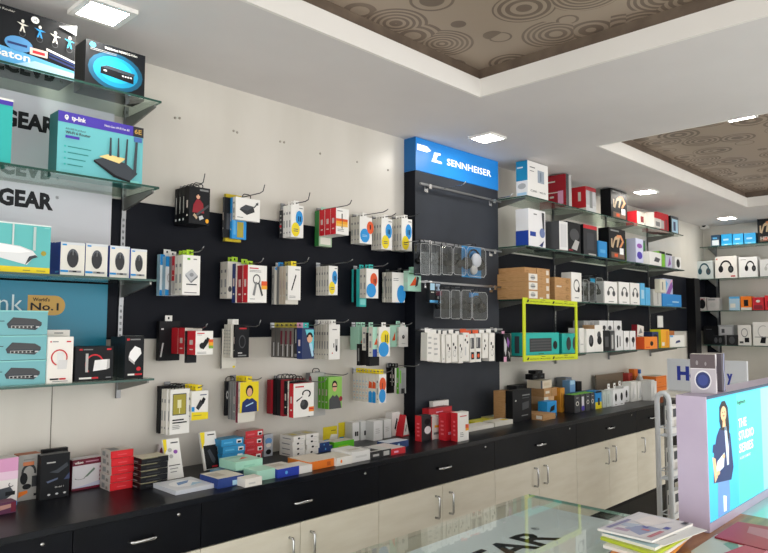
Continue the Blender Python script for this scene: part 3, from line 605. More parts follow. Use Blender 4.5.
bundle('bottom-row', 7, 388, 399, 406, 368, 394, (419, 368), [
    P('cable_tie', 'package', 'green and grey tag pack', '8c8f8c', 'green', [('r', .1, .4, .3, .9, 'green'), ('r', .4, .2, .9, .8, 'grey'), ('r', .3, 0, .8, .2, 'black')], n=1, th=.5),
    P('cable_tie', 'package', 'narrow white tag', W, 'black', [('r', .4, .7, .6, .8, 'ink')], n=2, dl=.012, dr=-.03, db=-.045, tab='black', th=.5),
    P('cable_tie', 'package', 'black cable tie pack', 'black', 'black', n=1, dl=.018, dr=-.03, th=.5, tab='black', lart=[])])
# ------------------------------------------------------------------ left shelves
Z1, Z2, Z3, Z4 = ZS
def fig(cx, cy, c, s=1):
    a = .030*s; b = .10*s
    return [('a', cx, cy-1.3*b, a*.8, b*.5, 0, 360, .2, 'dgrey'), ('p', [(cx-a*1.4, cy+b*.55), (cx-a*.2, cy+b*.1), (cx-a*.7, cy-b), (cx-a*.35, cy-b), (cx, cy-b*.35), (cx+a*.35, cy-b), (cx+a*.7, cy-b), (cx+a*.2, cy+b*.1), (cx+a*1.4, cy+b*.25), (cx+a*.2, cy+b*.45), (cx-a*.3, cy+b*.45)], c), ('e', cx, cy+b*.85, a*.38, b*.30, 'offwhite')]
on_shelf('product_box', 'large black box with four paper-doll figures on the top left shelf', 'box', -70, 75, -18.5, Z1, 'ink',
    [('p', [(0,0),(1,0),(1,.18),(.60,.28),(0,.38)], 'sky'), ('p', [(.5,0),(1,0),(1,.14),(.7,.18)], 'lsky'), ('e', .58, .40, .10, .13, '4f8fc4'), ('r', .50, .37, .64, .41, 'navy'), ('r', .66, .28, .79, .40, 'e8c9bc'), ('r', .68, .31, .77, .36, 'red'), ('p', [(.78,.42),(1,.32),(1,.35),(.78,.46)], W)] +
    [('p', [(.80,.36-.06*i),(1,.28-.06*i),(1,.31-.06*i),(.80,.39-.06*i)], 'navy') for i in range(2)] +
    fig(.60, .72, 'offwhite') + fig(.725, .70, 'blue') + fig(.84, .68, 'offwhite') + fig(.95, .66, 'cyan') + [('e', .685, .88, .03, .06, W), ('t', .675, .86, .04, 'x5', 'ink')] +
    [('t', .40, .12, .13, 'Baton', W, .02, .26), ('t', .30, .90, .035, 'Wireless & Router', 'offwhite', .005, .24), ('p', [(.86,.90),(1,1),(1,.82)], 'silver')], d=.14)
on_shelf('product_box', 'black box showing a bright blue network switch on the top left shelf', 'box', 85.4, 144.8, 38, Z1, 'ink',
    [('e', .5, .46, .46, .40, '0c4c68'), ('e', .5, .46, .38, .32, '1287b0'), ('e', .5, .47, .28, .24, '1ea4cc'), ('p', [(.24,.36),(.24,.50),(.80,.46),(.80,.30)], 'ink'), ('p', [(.24,.50),(.34,.56),(.82,.52),(.80,.46)], 'slate')] +
    [('r', .60+.045*i, .40, .63+.045*i, .43, W) for i in range(4)] + [('r', .29, .42, .34, .45, W), ('t', .30, .895, .05, 'Multiformat HDMI/CG Video', W, .01, .55), ('e', .10, .90, .05, .05, 'cyan')] + lines(.06, .5, .84, 2, .03, 'grey') + [('r', .70, .03, .75, .08, 'sky'), ('r', .78, .04, .86, .07, W), ('r', .90, .03, .96, .08, W)],
    Y=-.25, d=.10, left='2a2c30')
on_shelf('router_box', 'teal box cut off by the left edge on the second shelf', 'box', -60, 12, 84, Z2, 'teal', [('r', 0, .9, 1, .97, 'purple'), ('r', 0, .97, 1, 1, W), ('r', .3, .3, .7, .6, 'lteal')], Y=-.27, d=.09)
on_shelf('router_box', 'purple and teal router box with four antennas on the second shelf', 'box', 57.3, 142.7, 109.6, Z2, '6cbcc4',
    [('r', 0, .83, 1, 1, 'purple'), ('t', .145, .885, .07, 'tp-link', W, .03, .16), ('a', .09, .915, .022, .038, 0, 360, .45, W), ('r', .085, .87, .1, .92, W), ('t', .52, .895, .035, 'Next-Gen Wi-Fi For All', W, .01, .30), ('r', .87, .83, 1, 1, '2c2a30'), ('t', .885, .88, .075, '6E', 'gold', .02, .09), ('r', .88, .74, .98, .82, '4b6db0'), ('t', .08, .72, .03, 'AX1500 Dual-Band', 'dgrey', .002, .22), ('t', .08, .655, .045, 'Wi-Fi 6 Router', 'dgrey', .02, .28), ('r', .08, .585, .235, .63, 'purple')] +
    [x for i in range(4) for x in (('r', .07, .44-.095*i, .09, .465-.095*i, 'teal'), ('r', .11, .445-.095*i, .11+.26-.03*i, .46-.095*i, '2c8482'))] +
    [('p', [(.40,.31),(.66,.12),(.84,.06),(.93,.20),(.78,.34),(.52,.38)], 'slate'), ('p', [(.40,.31),(.66,.12),(.84,.06),(.84,.03),(.64,.08),(.40,.28)], 'ink'), ('p', [(.46,.38),(.70,.32),(.78,.42),(.56,.44)], 'f0d690'), ('p', [(.575,.42),(.605,.42),(.60,.72),(.58,.72)], 'slate'), ('p', [(.67,.42),(.70,.42),(.69,.74),(.675,.74)], 'slate'), ('p', [(.76,.28),(.79,.28),(.80,.75),(.78,.75)], 'slate'), ('p', [(.87,.20),(.91,.20),(.92,.73),(.89,.73)], 'slate'), ('r', .84, .03, .95, .07, 'lteal')],
    Y=-.25, d=.08, left='2b6f70')
on_shelf('router_box', 'teal box with a white router and yellow stripe on the third shelf', 'box', -45, 50.4, 216.5, Z3, '62bcbc',
    [('r', 0, 0, 1, .13, 'yellow'), ('r', .70, .05, .78, .07, 'khaki'), ('r', .85, .05, .95, .07, 'khaki'), ('r', 0, .975, 1, 1, 'e6f2f0'), ('p', [(.36,.32),(.74,.17),(.80,.30),(.86,.34),(.80,.46),(.66,.54),(.40,.58),(.2,.5)], 'dfe2e4'), ('p', [(.36,.40),(.66,.40),(.78,.44),(.66,.52),(.40,.57)], 'f4f5f6'), ('p', [(.72,.17),(.80,.30),(.86,.34),(.83,.38),(.76,.34)], 'slate'), ('r', .57, .55, .59, .98, 'c8d4d4'), ('r', .80, .47, .83, .95, 'b9cccb'), ('e', .92, .42, .03, .05, 'khaki'), ('r', .92, .93, .98, .955, 'lteal')], Y=-.26, d=.08)
for k, (a, b, yt) in enumerate(((60.4, 84.6, 241.5), (85.6, 107.5, 243), (109.8, 129.4, 245.3), (130.0, 145.8, 248.5))):
    on_shelf('mouse_box', ('first', 'second', 'third', 'rightmost')[k]+' white mouse box from the left, on the third shelf beside the teal router box', 'box', a, b, yt, Z3, 'e4e2da', mouse_art(), Y=-.24 - (.01 if k == 3 else 0), d=.055, left='dblue', lart=[('r', .2, .1, .8, .15, 'sky')], group='white mouse boxes on the third shelf')
for k in range(3):
    on_shelf('mouse_box', ('second', 'third', 'fourth')[k]+' blue-sided mouse box from the front behind the first white mouse box', 'box', 57-3*k, 81-3*k, 242, Z3, 'e4e2da', [], Y=-.182+.058*k, d=.055, left='dblue', group='mouse boxes queued behind the first')
for k in range(3):
    x0, x1, Y0 = X_(-45, 350, -.26), X_(46.5, 350, -.26), -.26
    zb = Z4+.0005 + (2-k)*.083
    carton('switch_box', ('topmost', 'middle', 'lowest')[k]+' light teal network switch box of the stack on the lowest left shelf', 'box', ((x0+x1)/2, Y0+.09, zb), x1-x0, .18, .0815, '74b2ba',
        [('p', [(.55,.28),(.86,.20),(.93,.40),(.93,.52),(.86,.66),(.60,.72),(.53,.45)], 'slate'), ('p', [(.56,.44),(.92,.42),(.93,.52),(.86,.66),(.60,.72)], 'dgrey'), ('r', .58, .28, .84, .38, 'lgrey')] + [('r', .59+.045*i, .29, .62+.045*i, .36, 'ink') for i in range(6)] + [('r', .86, .3, .9, .36, 'silver'), ('r', 0, .95, 1, 1, '8fd0d0'), ('r', .42, .55, .5, .58, 'slate')], group='stacked network switch boxes')
o = on_shelf('cable_box', 'white box with a red cable ring beside the stacked teal switch boxes', 'box', 46.5, 72, 337, Z4, 'ebe8e2',
    [('r', .08, .88, .14, .91, 'red'), ('r', .17, .885, .4, .905, 'grey'), ('r', .72, .88, .9, .91, 'red'), ('a', .45, .55, .33, .18, -30, 250, .16, 'red'), ('r', .36, .42, .6, .66, 'dfe0e0'), ('p', [(.38,.30),(.74,.30),(.78,.50),(.42,.50)], 'd4d4d4'), ('r', .10, .07, .44, .105, 'ink'), ('r', .47, .07, .72, .105, 'red'), ('r', .2, .03, .8, .045, 'grey')], Y=-.27, d=.05)
on_shelf('cable_box', 'taller white box behind the red cable ring box on the lowest shelf', 'box', 46.5, 69, 330, Z4, 'e4e2dc', [('r', .3, .93, .7, .95, 'grey')], Y=-.205, d=.05)
on_shelf('adapter_box', 'wide black box with red cable and white charger on the lowest left shelf', 'box', 74, 112, 347, Z4, 'ink',
    [('r', .10, .89, .18, .94, 'red'), ('r', .20, .90, .45, .93, 'grey'), ('r', .82, .89, .94, .94, 'red'), ('a', .50, .48, .25, .30, -20, 230, .14, 'red'), ('p', [(.26,.26),(.33,.26),(.33,.80),(.26,.80)], 'lgrey'), ('p', [(.46,.28),(.82,.32),(.84,.62),(.50,.60)], 'e8e8e8'), ('p', [(.82,.32),(.90,.36),(.90,.62),(.84,.62)], 'b8b8b8'), ('r', .10, .06, .42, .11, W), ('r', .43, .06, .60, .11, 'red'), ('r', .80, .07, .94, .10, 'grey')], Y=-.26, d=.10)
on_shelf('adapter_box', 'upright black box with white wall charger near the end of the lowest shelf', 'box', 125, 143.8, 336, Z4, 'ink',
    [('r', .08, .89, .22, .94, 'red'), ('r', .26, .90, .8, .93, 'grey'), ('p', [(.18,.50),(.50,.38),(.86,.58),(.80,.70),(.50,.76),(.25,.62)], 'f0f0f0'), ('p', [(.18,.50),(.50,.38),(.50,.32),(.20,.43)], 'bdbdbd'), ('e', .72, .22, .12, .05, 'red'), ('r', .15, .07, .5, .11, W), ('r', .52, .07, .9, .11, 'red')], Y=-.25, d=.045, top='e8e8e8', left='1c242b')
for k in range(3):
    on_shelf('adapter_box', ('second', 'third', 'hindmost')[k]+' dark upright charger box behind the front one, end of the lowest shelf', 'box', 121.5-3.2*k, 140-3.2*k, 337, Z4, '1b2228', [], Y=-.202+.048*k, d=.044, left='1c242b', lart=[('r', .3, .1, .6, .8, '26323a')], group='dark charger boxes queued at the shelf end')
# ------------------------------------------------------------------ Sennheiser panel stock
def headset_pack(xl, xr, yt, yb, label, y=-.25, d=.05, card='ink', hp='ink', logo=None, group=None, solid=False):
    ym = (yt+yb)/2; x0, x1 = X_(xl, ym, y), X_(xr, ym, y); zt = float(onp(xl, yt, 1, y)[2]); zb = float(onp(xl, yb, 1, y)[2])
    w, h = x1-x0, zt-zb
    t = thing('headphone_pack', label, 'headphones', ((x0+x1)/2, y+d/2, zb), (0, 0, random.uniform(-.008, .008)), group)
    hp = M('08090b', .18) if hp == 'ink' else hp
    m = MB().box((-w/2, d/2-.002, 0), (w/2, d/2, h), '2c3036' if card == 'ink' else card)
    m.box((-w*.3, d/2-.004, h*.80), (w*.3, d/2-.002, h*.96), logo or 'dgrey')
    m.build('backing_card', t)
    hm = MB(); R = w*.34; cz = h*.50; pts = [(R*math.cos(math.radians(a)), 0, cz+R*1.15*math.sin(math.radians(a))) for a in range(-10, 191, 20)]
    hm.tube(pts, .006, hp, 6)
    for s in (-1, 1): hm.tube([(s*R*.98, -.012, cz-.01), (s*R*.98, .012, cz-.012)], [w*.17, w*.2], hp, 14)
    if hp == 'cup': pass
    hm.build('headphones', t)
    sh = MB(); c = w*.12; pr = [(-w/2+c, .004), (w/2-c, .004), (w/2-.002, c), (w/2-.002, h*.97-c), (w/2-c, h*.97), (-w/2+c, h*.97), (-w/2+.002, h*.97-c), (-w/2+.002, c)]
    sh.prism(pr, 1, -d/2, d/2-.005, CLEARD).tube([(a_, -d/2, b_) for a_, b_ in pr], .0013, 'silver', 5, True).tube([(-w/2+.004, -d/2+.002, c), (-w/2+.004, d/2-.006, c)], .001, 'silver', 4)  # silver edge tubes stand in for bright highlights along the blister outline
    sh.build('blister', t, fix=True)
    tb = MB(); arch(tb, .02, h, M('black', .4)); tb.tube([(0, d/2, h+.014), (0, d/2+.11, h+.014)], .0022, STEEL, 6); tb.build('hanger', t)
    return t
for k, (a, b) in enumerate(((420.5, 430), (431, 441), (442, 452.5), (453.5, 466))):
    headset_pack(a, b, 242+1.2*k, 275, ('leftmost', 'second', 'third', 'fourth')[k]+' clear pack of black headphones on the upper headphone rail', -.27, .05, group='black headphone packs, upper rail')
t = headset_pack(467, 486, 245, 276.5, 'blue-carded headphone pack with pale round cup, right end of the upper rail', -.27, .04, '2a86c0', 'ink', 'blue')
mb = MB(); mb.tube([(.012, -.004, .105), (.012, -.018, .105)], [.045, .040], 'c8ccd4', 20).tube([(-.014, -.004, .045), (-.014, -.018, .045)], [.03, .026], 'lgrey', 16); mb.build('ear_cup', t)
on = onp(427, 287, 1, -.2)
t = tag(MB().box((-.05, -.012, 0), (.05, .012, .115), 'ink').art('front', [('r', .06, .62, .46, .96, 'lsky'), ('r', .54, .62, .94, .96, '9fb6cc'), ('r', .12, .5, .4, .54, 'offwhite'), ('r', .55, .5, .8, .54, 'offwhite'), ('r', 0, .0, 1, .12, 'sky'), ('e', .75, .26, .08, .07, 'lgrey'), ('r', .5, .66, .7, .82, 'slate')], .1, .024, .115).build('earphone_box', None, (X_(433.5, 300, -.2), -.2, 1.725)), 'small black and blue earphone box at the left end of the lower headphone rail', 'box')
for k, (a, b) in enumerate(((440.5, 450), (451, 460.5), (461.5, 471.5))):
    headset_pack(a, b, 289, 319+.5*k, ('first', 'second', 'third')[k]+' clear pack of black headphones on the lower headphone rail', -.26, .05, logo='dgrey' if k else 'maroon', group='black headphone packs, lower rail')
headset_pack(472.5, 487.5, 291, 320.5, 'clear headphone pack with blue label at the right of the lower rail', -.27, .05, 'ink', 'ink', 'blue')
EP = [(429, 435.5, 0), (436, 442.5, 0), (443.5, 447, 3), (447.8, 453.5, 1), (454, 459.5, 1), (460, 465, 1), (465.5, 471, 2), (471.6, 477, 4), (477.6, 483, 2), (483.4, 490, 5), (490.6, 496.5, 1)]
for k, (a, b, st) in enumerate(EP):
    y = -.25; yt, yb = (334.0, 362.5) if st != 5 else (333, 358); x0, x1 = X_(a, 348, y), X_(b, 348, y); zt = float(onp(a, yt, 1, y)[2]); zb = float(onp(a, yb, 1, y)[2]); w, h = (x1-x0)*.84, zt-zb; zb += random.uniform(-.006, .010)
    art = {0: lines(.15, .85, .85, 4, .18, 'lgrey'), 3: [('r', .3, .1, .7, .14, 'lgrey')], 1: [('e', .35, .62, .13, .06, 'ink'), ('e', .65, .5, .13, .06, 'ink'), ('a', .5, .3, .25, .12, 0, 360, .15, 'grey')],
           2: [('e', .35, .74, .12, .05, 'ink'), ('e', .7, .66, .12, .05, 'ink'), ('r', .3, .2, .5, .5, 'silver'), ('e', .6, .88, .08, .04, 'dorange')], 4: [('r', .15, .48, .85, .86, 'dgrey'), ('r', .25, .52, .4, .84, 'lgrey'), ('r', .2, .1, .8, .36, 'ink'), ('e', .5, .22, .2, .07, 'dorange')], 5: [('e', .4, .7, .1, .06, 'ink'), ('e', .55, .5, .1, .06, 'ink'), ('e', .35, .38, .1, .06, 'ink')]}[st]
    if 7 <= k <= 8: art = [('r', .15, .48, .85, .86, 'dgrey'), ('r', .25, .52, .4, .84, 'lgrey'), ('r', .2, .1, .8, .36, 'ink'), ('e', .5, .22, .2, .07, 'dorange')]
    o = MB().box((-w/2, -.028, 0), (w/2, .028, h), 'e6e4de').art('front', art, w, .056, h).build('earphone_box', None, ((x0+x1)/2, y+.04, zb), (0, random.uniform(-.03, .03), random.uniform(-.30, .0)))
    tag(o, '%s white earphone pack from the left on the lowest rail of the display panel' % ('first', 'second', 'third, slim', 'fourth', 'fifth', 'sixth', 'seventh, orange-topped', 'eighth, orange-topped', 'ninth, orange-topped', 'tenth, round-topped', 'last')[k], 'earphones', 'white earphone packs on the lowest panel rail')
    tm = 'dorange' if 6 <= k <= 8 else W
    MB().box((-w*.42 if tm == W else -w*.5, -.001, h), (w*.42 if tm == W else w*.5, .001, h+.022), tm).tube([(0, .002, h+.012), (0, .110, h+.012)], .0022, STEEL, 6).build('hang_tab', o)
y = -.24; x0, x1 = X_(503, 345, y), X_(511, 345, y)
z0 = float(onp(503, 362, 1, y)[2]); z1 = float(onp(503, 334, 1, y)[2])
o = MB().box((-.04, -.03, 0), (.04, .03, z1-z0), 'ink').art('front', [('p', [(.1,.9),(.5,.6),(.3,.2),(.1,.4)], 'silver'), ('p', [(.5,.9),(.9,.7),(.7,.5),(.5,.6)], 'violet'), ('r', .0, .0, .4, .18, 'pink'), ('p', [(.6,.4),(.9,.3),(.8,.1)], 'lgrey')], .08, .06, z1-z0).build('earphone_box', None, ((x0+x1)/2, y+.03, z0))
tag(o, 'black and pink printed pack hanging just right of the display panel', 'package')
MB().tube([(0, .0, z1-z0+.01), (0, .105, z1-z0+.01)], .0024, STEEL, 6).box((-.015, -.001, z1-z0), (.015, .001, z1-z0+.018), 'pink').build('hang_tab', o)
# ------------------------------------------------------------------ right shelves: top shelf
SH = on_shelf
SH('speaker_box', 'white and blue smart device box, first on the top right shelf', 'box', 527.6, 548, 160, Z1, 'ecebe8', [('r', .48, .45, .80, .80, '9aa6b4'), ('r', .60, .5, .66, .75, '6f7c8c'), ('r', .1, .82, .35, .85, 'grey'), ('r', .1, .72, .3, .74, 'grey'), ('t', .12, .16, .05, 'C200', 'dgrey', .01, .3), ('t', .55, .16, .05, 'Wi-Fi', 'dgrey', .01, .3)], Y=-.28, d=.09, left='ecebe8', lart=[('r', 0, .45, 1, 1, '1f8fbc'), ('r', .1, .8, .6, .84, W), ('e', .5, .30, .35, .08, 'lgrey'), ('r', .1, .05, .9, .12, 'lsky')])
SH('headset_box', 'large dark red box beside the white and blue box on the top shelf', 'box', 566, 571.5, 173.5, Z1, 'lgrey', [('r', 0, 0, .5, 1, 'dgrey')], Y=-.27, d=.22, left='crimson', lart=[('r', .1, .78, .6, .82, 'offwhite'), ('r', .1, .45, .8, .48, 'offwhite'), ('r', .1, .3, .25, .36, 'offwhite'), ('r', .4, .3, .55, .36, 'offwhite'), ('r', .7, .1, .9, .5, 'pink')])
SH('headset_box', 'red-sided box with white front, second red box on the top shelf', 'box', 586, 595.8, 186, Z1, 'c9cbcd', [('r', 0, .3, 1, 1, 'b4b6ba'), ('r', .35, .2, .65, .85, 'grey'), ('r', 0, .85, 1, 1, 'crimson')], Y=-.26, d=.12, left='red', lart=[('r', .45, .45, .65, .8, 'offwhite'), ('r', 0, 0, 1, .18, 'offwhite')])
def ud_art(): return [('r', .1, .90, .6, .95, 'grey'), ('p', [(.12,.40),(.24,.36),(.36,.62),(.50,.66),(.44,.42),(.52,.40),(.66,.74),(.42,.76),(.32,.70),(.20,.46),(.2,.66),(.12,.66)], 'tan'), ('p', [(.46,.80),(.72,.82),(.90,.62),(.72,.42),(.60,.42),(.78,.62),(.66,.74),(.48,.72)], 'd08a5c'), ('r', .12, .06, .9, .24, '6c5548'), ('r', .62, .2, .86, .40, 'e6e8ea'), ('r', .3, .1, .5, .2, 'dorange')]
SH('graphics_card_box', 'tall black box with orange lettering standing on the top right shelf', 'box', 611, 627, 188, Z1, 'ink', ud_art(), Y=-.27, d=.09, left='black')
SH('headset_box', 'white and red box right of the tall black box, top shelf', 'box', 637, 647, 210.5, Z1, 'e2ddd0', [('r', .35, .3, .65, .7, 'dred'), ('r', .7, .1, .9, .3, 'lgrey')], Y=-.24, d=.10, left='red')
SH('headset_box', 'small white box with red top between red boxes on the top shelf', 'box', 648.5, 655.5, 212.5, Z1, 'd8d6d0', [('r', 0, .62, 1, 1, 'red'), ('r', .2, .1, .8, .4, 'grey')], Y=-.27, d=.08, left='d8d6d0')
SH('headset_box', 'wide red box near the far end of the top shelf', 'box', 657, 668.5, 211.5, Z1, 'red', [('r', .35, .15, .6, .6, 'lgrey'), ('r', .7, .1, .9, .7, '8a2a34')], Y=-.25, d=.14)
SH('headset_box', 'black box with pale blue front at the far end of the top shelf', 'box', 671, 678.5, 215.5, Z1, 'slate', [('r', .12, .1, .9, .85, 'lsky'), ('r', .3, .2, .6, .7, 'navy')], Y=-.26, d=.12, left='black')
# second right shelf
SH('headset_box', 'white headset box with blue lower side, first on the second right shelf', 'box', 528.5, 545.3, 208, Z2, 'e6e6e8', [('r', .3, .86, .5, .89, 'grey'), ('r', .08, .28, .42, .40, 'dblue'), ('p', [(.78,.95),(.94,.95),(.94,.45),(.84,.45)], 'dgrey'), ('e', .80, .40, .16, .13, '6f7fae'), ('p', [(.6,.05),(.9,.2),(.8,.02)], 'navy')], Y=-.28, d=.10, left='dcdde0', lart=[('r', 0, 0, 1, .42, 'dblue')])
SH('headset_box', 'grey box beside the white and blue headset box', 'box', 546, 550, 220.5, Z2, 'grey', [('r', .1, .1, .9, .9, 'dgrey')], Y=-.22, d=.10)
SH('speaker_box', 'narrow white box between dark boxes on the second right shelf', 'box', 551.5, 560, 221.5, Z2, 'e0e0e0', [('r', .15, .1, .85, .9, 'd2d2d4')], Y=-.27, d=.11, left='4a4c50')
SH('headset_box', 'glossy black box with painted pale reflections on the second right shelf', 'box', 567, 580.5, 221, Z2, 'ink', [('e', .55, .6, .35, .2, 'dgrey'), ('r', .1, .08, .4, .12, 'dred'), ('p', [(.3,.15),(.7,.1),(.9,.4),(.6,.45)], 'lgrey')], Y=-.27, d=.12, left='black')  # pale shape on the front puts the glare into the colour
SH('headset_box', 'black box with red band on top, second right shelf', 'box', 583.5, 597, 224, Z2, '2a2c31', [('r', 0, .88, 1, 1, 'red'), ('r', .25, .2, .75, .75, '3a3d44'), ('r', .35, .04, .9, .09, 'lgrey')], Y=-.26, d=.10, left='ink')
SH('webcam_box', 'small bright blue box on the second right shelf', 'box', 598.5, 607, 240.5, Z2, '2489cc', [('r', .2, .3, .8, .5, 'sky')], Y=-.27, d=.07)
SH('graphics_card_box', 'tall black box with orange lettering standing on the second right shelf', 'box', 609, 625.5, 227, Z2, 'ink', ud_art(), Y=-.27, d=.09, left='black')
SH('webcam_box', 'lime green box behind the tall black box, second right shelf', 'box', 627, 630.5, 239, Z2, 'lime', [('r', 0, .3, 1, .5, W)], Y=-.24, d=.08)
SH('camera_box', 'violet and white patterned box on the second right shelf', 'box', 631, 638.5, 238.5, Z2, 'c9cde6', [('e', .5, .3, .35, .16, 'purple'), ('e', .5, .7, .35, .1, 'violet')], Y=-.28, d=.08)
SH('camera_box', 'dark green and grey box on the second right shelf', 'box', 639.5, 645.5, 239.5, Z2, '4a5a58', [('r', .1, .6, .9, .9, 'dgreen'), ('r', .1, .1, .7, .4, 'lgrey')], Y=-.23, d=.08)
SH('camera_box', 'low white box showing a black device on the second right shelf', 'box', 646, 658, 251.5, Z2, 'e4e4e2', [('p', [(.35,.3),(.75,.25),(.9,.55),(.5,.65)], 'dgrey')], Y=-.28, d=.08)
SH('camera_box', 'green and black box near the end of the second right shelf', 'box', 659.5, 665, 251, Z2, '7cc03a', [('r', 0, .85, 1, 1, 'ink'), ('r', .1, .1, .4, .5, 'dgreen')], Y=-.27, d=.10)
SH('camera_box', 'violet and white box near the end of the second right shelf', 'box', 665.8, 672, 253, Z2, 'c6c8de', [('r', 0, .88, 1, 1, 'ink'), ('p', [(.3,.1),(.8,.3),(.6,.8)], 'violet')], Y=-.27, d=.10)
SH('camera_box', 'white cube with a black lens at the end of the second right shelf', 'box', 675, 681.2, 256.5, Z2, 'ebebe9', [('e', .5, .5, .28, .34, 'ink')], Y=-.27, d=.09)
# third right shelf: brown cartons
ords = ('lowest', 'second', 'third')
def stack_box(name, lab, xl, xr, Y, d, z, h, body, art=(), left=None, lart=(), group=None, dx=0, cat='box', rot=0):
    x0, x1 = X_(xl, 300, Y), X_(xr, 300, Y)
    return carton(name, lab, cat, ((x0+x1)/2+dx, Y+d/2, z), x1-x0, d, h-.001, body, art, left=left, lart=lart, group=group, rot=(0, 0, rot))
for k in range(4):
    stack_box('carton', ('lowest', 'second', 'third', 'topmost')[k]+' brown carton of the first stack on the third right shelf', 522, 533.5, -.285, .24 if k < 3 else .22, Z3+.0005+.057*k, .057 if k < 3 else .042, KRAFT, [('r', .05, .08, .8, .92, 'e0dcd4'), ('e', .4, .5, .2, .3, 'lgrey'), ('r', .2, .4, .6, .5, 'dgrey')] if k < 3 else [('r', .1, .4, .4, .5, 'dkraft')], lart=[('r', 0, .48, 1, .5, 'dkraft'), ('r', .1, .2, .3, .3, 'dkraft')], group='brown cartons, first stack', dx=.01*(k == 3))
for k in range(4):
    stack_box('carton', ('lowest', 'second', 'third', 'topmost')[k]+' brown carton of the middle stack on the third right shelf', 537, 550, -.285, .16, Z3+.0005+.054*k, .054, KRAFT, [('r', .72, .2, .92, .8, 'd8d0c4'), ('r', .15, .1, .45, .3, 'd8d0c4') if k == 0 else ('r', .2, .6, .4, .7, 'dkraft')], group='brown cartons, middle stack')
for k in range(3):
    stack_box('carton', ords[k].replace('third', 'topmost')+' brown carton of the stack beside the white headphone box', 555, 571, -.28, .17, Z3+.0005+.056*k, .056, KRAFT, [('e', .78, .55, .12, .28, 'dkraft'), ('r', .1, .75, .4, .95, 'd8d0c4') if k == 1 else ('r', .1, .5, .3, .55, 'dkraft'), ('r', .75, .4, .9, .6, 'brown')], group='brown cartons, third stack')
SH('headphone_box', 'white headphone box standing between the brown cartons and clear packs', 'box', 571.5, 581.5, 272, Z3, 'e9e8e4', [('a', .5, .55, .30, .22, 0, 360, .22, 'dgrey'), ('r', .3, .12, .7, .15, 'grey'), ('e', .7, .42, .10, .1, 'ink')], Y=-.285, d=.08)
for k, (a, b, yt) in enumerate(((583, 588.5, 275), (589.2, 595, 277))):
    t = headset_pack(a, b, yt, 298.5, ('nearer', 'farther')[k]+' clear grey headphone pack resting on the third right shelf', -.26, .07, 'grey', 'ink', 'lgrey')
    t.location.z = Z3+.001
t = headset_pack(596, 603.2, 273, 299, 'blue-topped clear headphone pack standing on the third right shelf', -.27, .06, 'dgrey', 'ink', 'cyan'); t.location.z = Z3+.001
for k, (a, b, yt) in enumerate(((604.5, 617, 281), (619, 629.4, 281.7), (630.4, 639.6, 282.6))):
    SH('headphone_box', ('first', 'second', 'third')[k]+' of three white boxes showing black headphones on the third right shelf', 'box', a, b, yt, Z3, 'e9e8e6', headp(.52, .52, .26, .75, 'dgrey')+[('r', .3, .08, .7, .11, 'grey')], Y=-.28, d=.09, left='d4d3d0', group='white headphone boxes, third right shelf')
SH('earphone_box', 'taller pale blue box beside the white headphone boxes', 'box', 640.4, 644.8, 283, Z3, '58aede', [('r', .2, .3, .8, .7, 'lsky')], Y=-.28, d=.08)
SH('earphone_box', 'shorter pale blue box beside the white headphone boxes', 'box', 645.6, 650.2, 287.5, Z3, '58aede', [('r', .2, .3, .8, .7, 'sky')], Y=-.28, d=.08)
SH('earphone_box', 'grey and white box under the tall pale box, third right shelf', 'box', 653.5, 661.5, 289, Z3, 'c2c2be', [('r', .5, .1, .56, .9, 'dgrey')], Y=-.26, d=.08)
stack_box('earphone_box', 'cream box stacked on the grey and white box, third right shelf', 655, 660.5, -.26, .05, Z3+.122, .12, 'd8d4c4', [('r', .3, .2, .5, .8, 'grey')])
o = SH('tablet_box', 'bright blue box at the end of the third right shelf', 'box', 662.3, 681, 293.5, Z3, '2484cc', [('r', .5, .35, .85, .45, 'lsky'), ('r', .2, .15, .5, .2, 'sky')], Y=-.27, d=.10)
stack_box('tablet_box', 'colourful pink and blue box lying on the bright blue box', 663.2, 673, -.265, .07, Z3+.118, .14, 'b9c0dc', [('p', [(.3,0),(.9,.9),(1,.5),(.7,0)], 'violet'), ('p', [(.0,.1),(.3,.9),(.5,.7),(.2,0)], 'sky'), ('p', [(.6,.6),(.9,1),(1,.9)], 'pink')])
# fourth right shelf
SH('keyboard_box', 'teal keyboard and mouse box behind the yellow frame', 'box', 523, 559, 333, Z4, '1fb0a8', [('r', .17, .15, .78, .75, 'charcoal')] + [('r', .19, .22+.13*i, .76, .30+.13*i, 'dgrey') for i in range(4)] + [('e', .88, .42, .06, .2, 'ink'), ('r', .4, .03, .55, .07, 'dgreen')], Y=-.27, d=.09, left='1a9a94', lart=[('r', .3, .1, .7, .85, 'slate')])
SH('keyboard_box', 'second teal box with dark oval speakers inside the yellow frame', 'box', 562, 577.5, 333.5, Z4, '1fb0a8', [('e', .42, .48, .15, .34, 'charcoal'), ('e', .82, .48, .15, .34, 'charcoal')], Y=-.26, d=.09, left='1a9a94')
for k, (n_, a, b, h, body, lab) in enumerate((('carton', 531, 541, .15, KRAFT, 'small brown carton behind the teal box, seen through the yellow frame'), ('carton', 543, 553, .125, 'd6d0c2', 'small pale box next to the brown carton inside the yellow frame'), ('carton', 552, 561, .10, 'dad6cc', 'low white box behind the joint of the teal boxes'), ('carton', 569, 580, .13, '7f8f86', 'grey-green box behind the second teal box'))):
    stack_box(n_, lab, a, b, -.14, .09, Z4+.0005, h, body, [('r', .3, .7, .7, .76, 'dgrey'), ('r', .1, .3, .6, .34, 'grey')])
SH('speaker_box', 'plain white box partly hidden by the right bar of the yellow frame', 'box', 579.5, 584, 328, Z4, 'e0dfda', [('r', .2, .3, .8, .35, 'lgrey')], Y=-.26, d=.09)
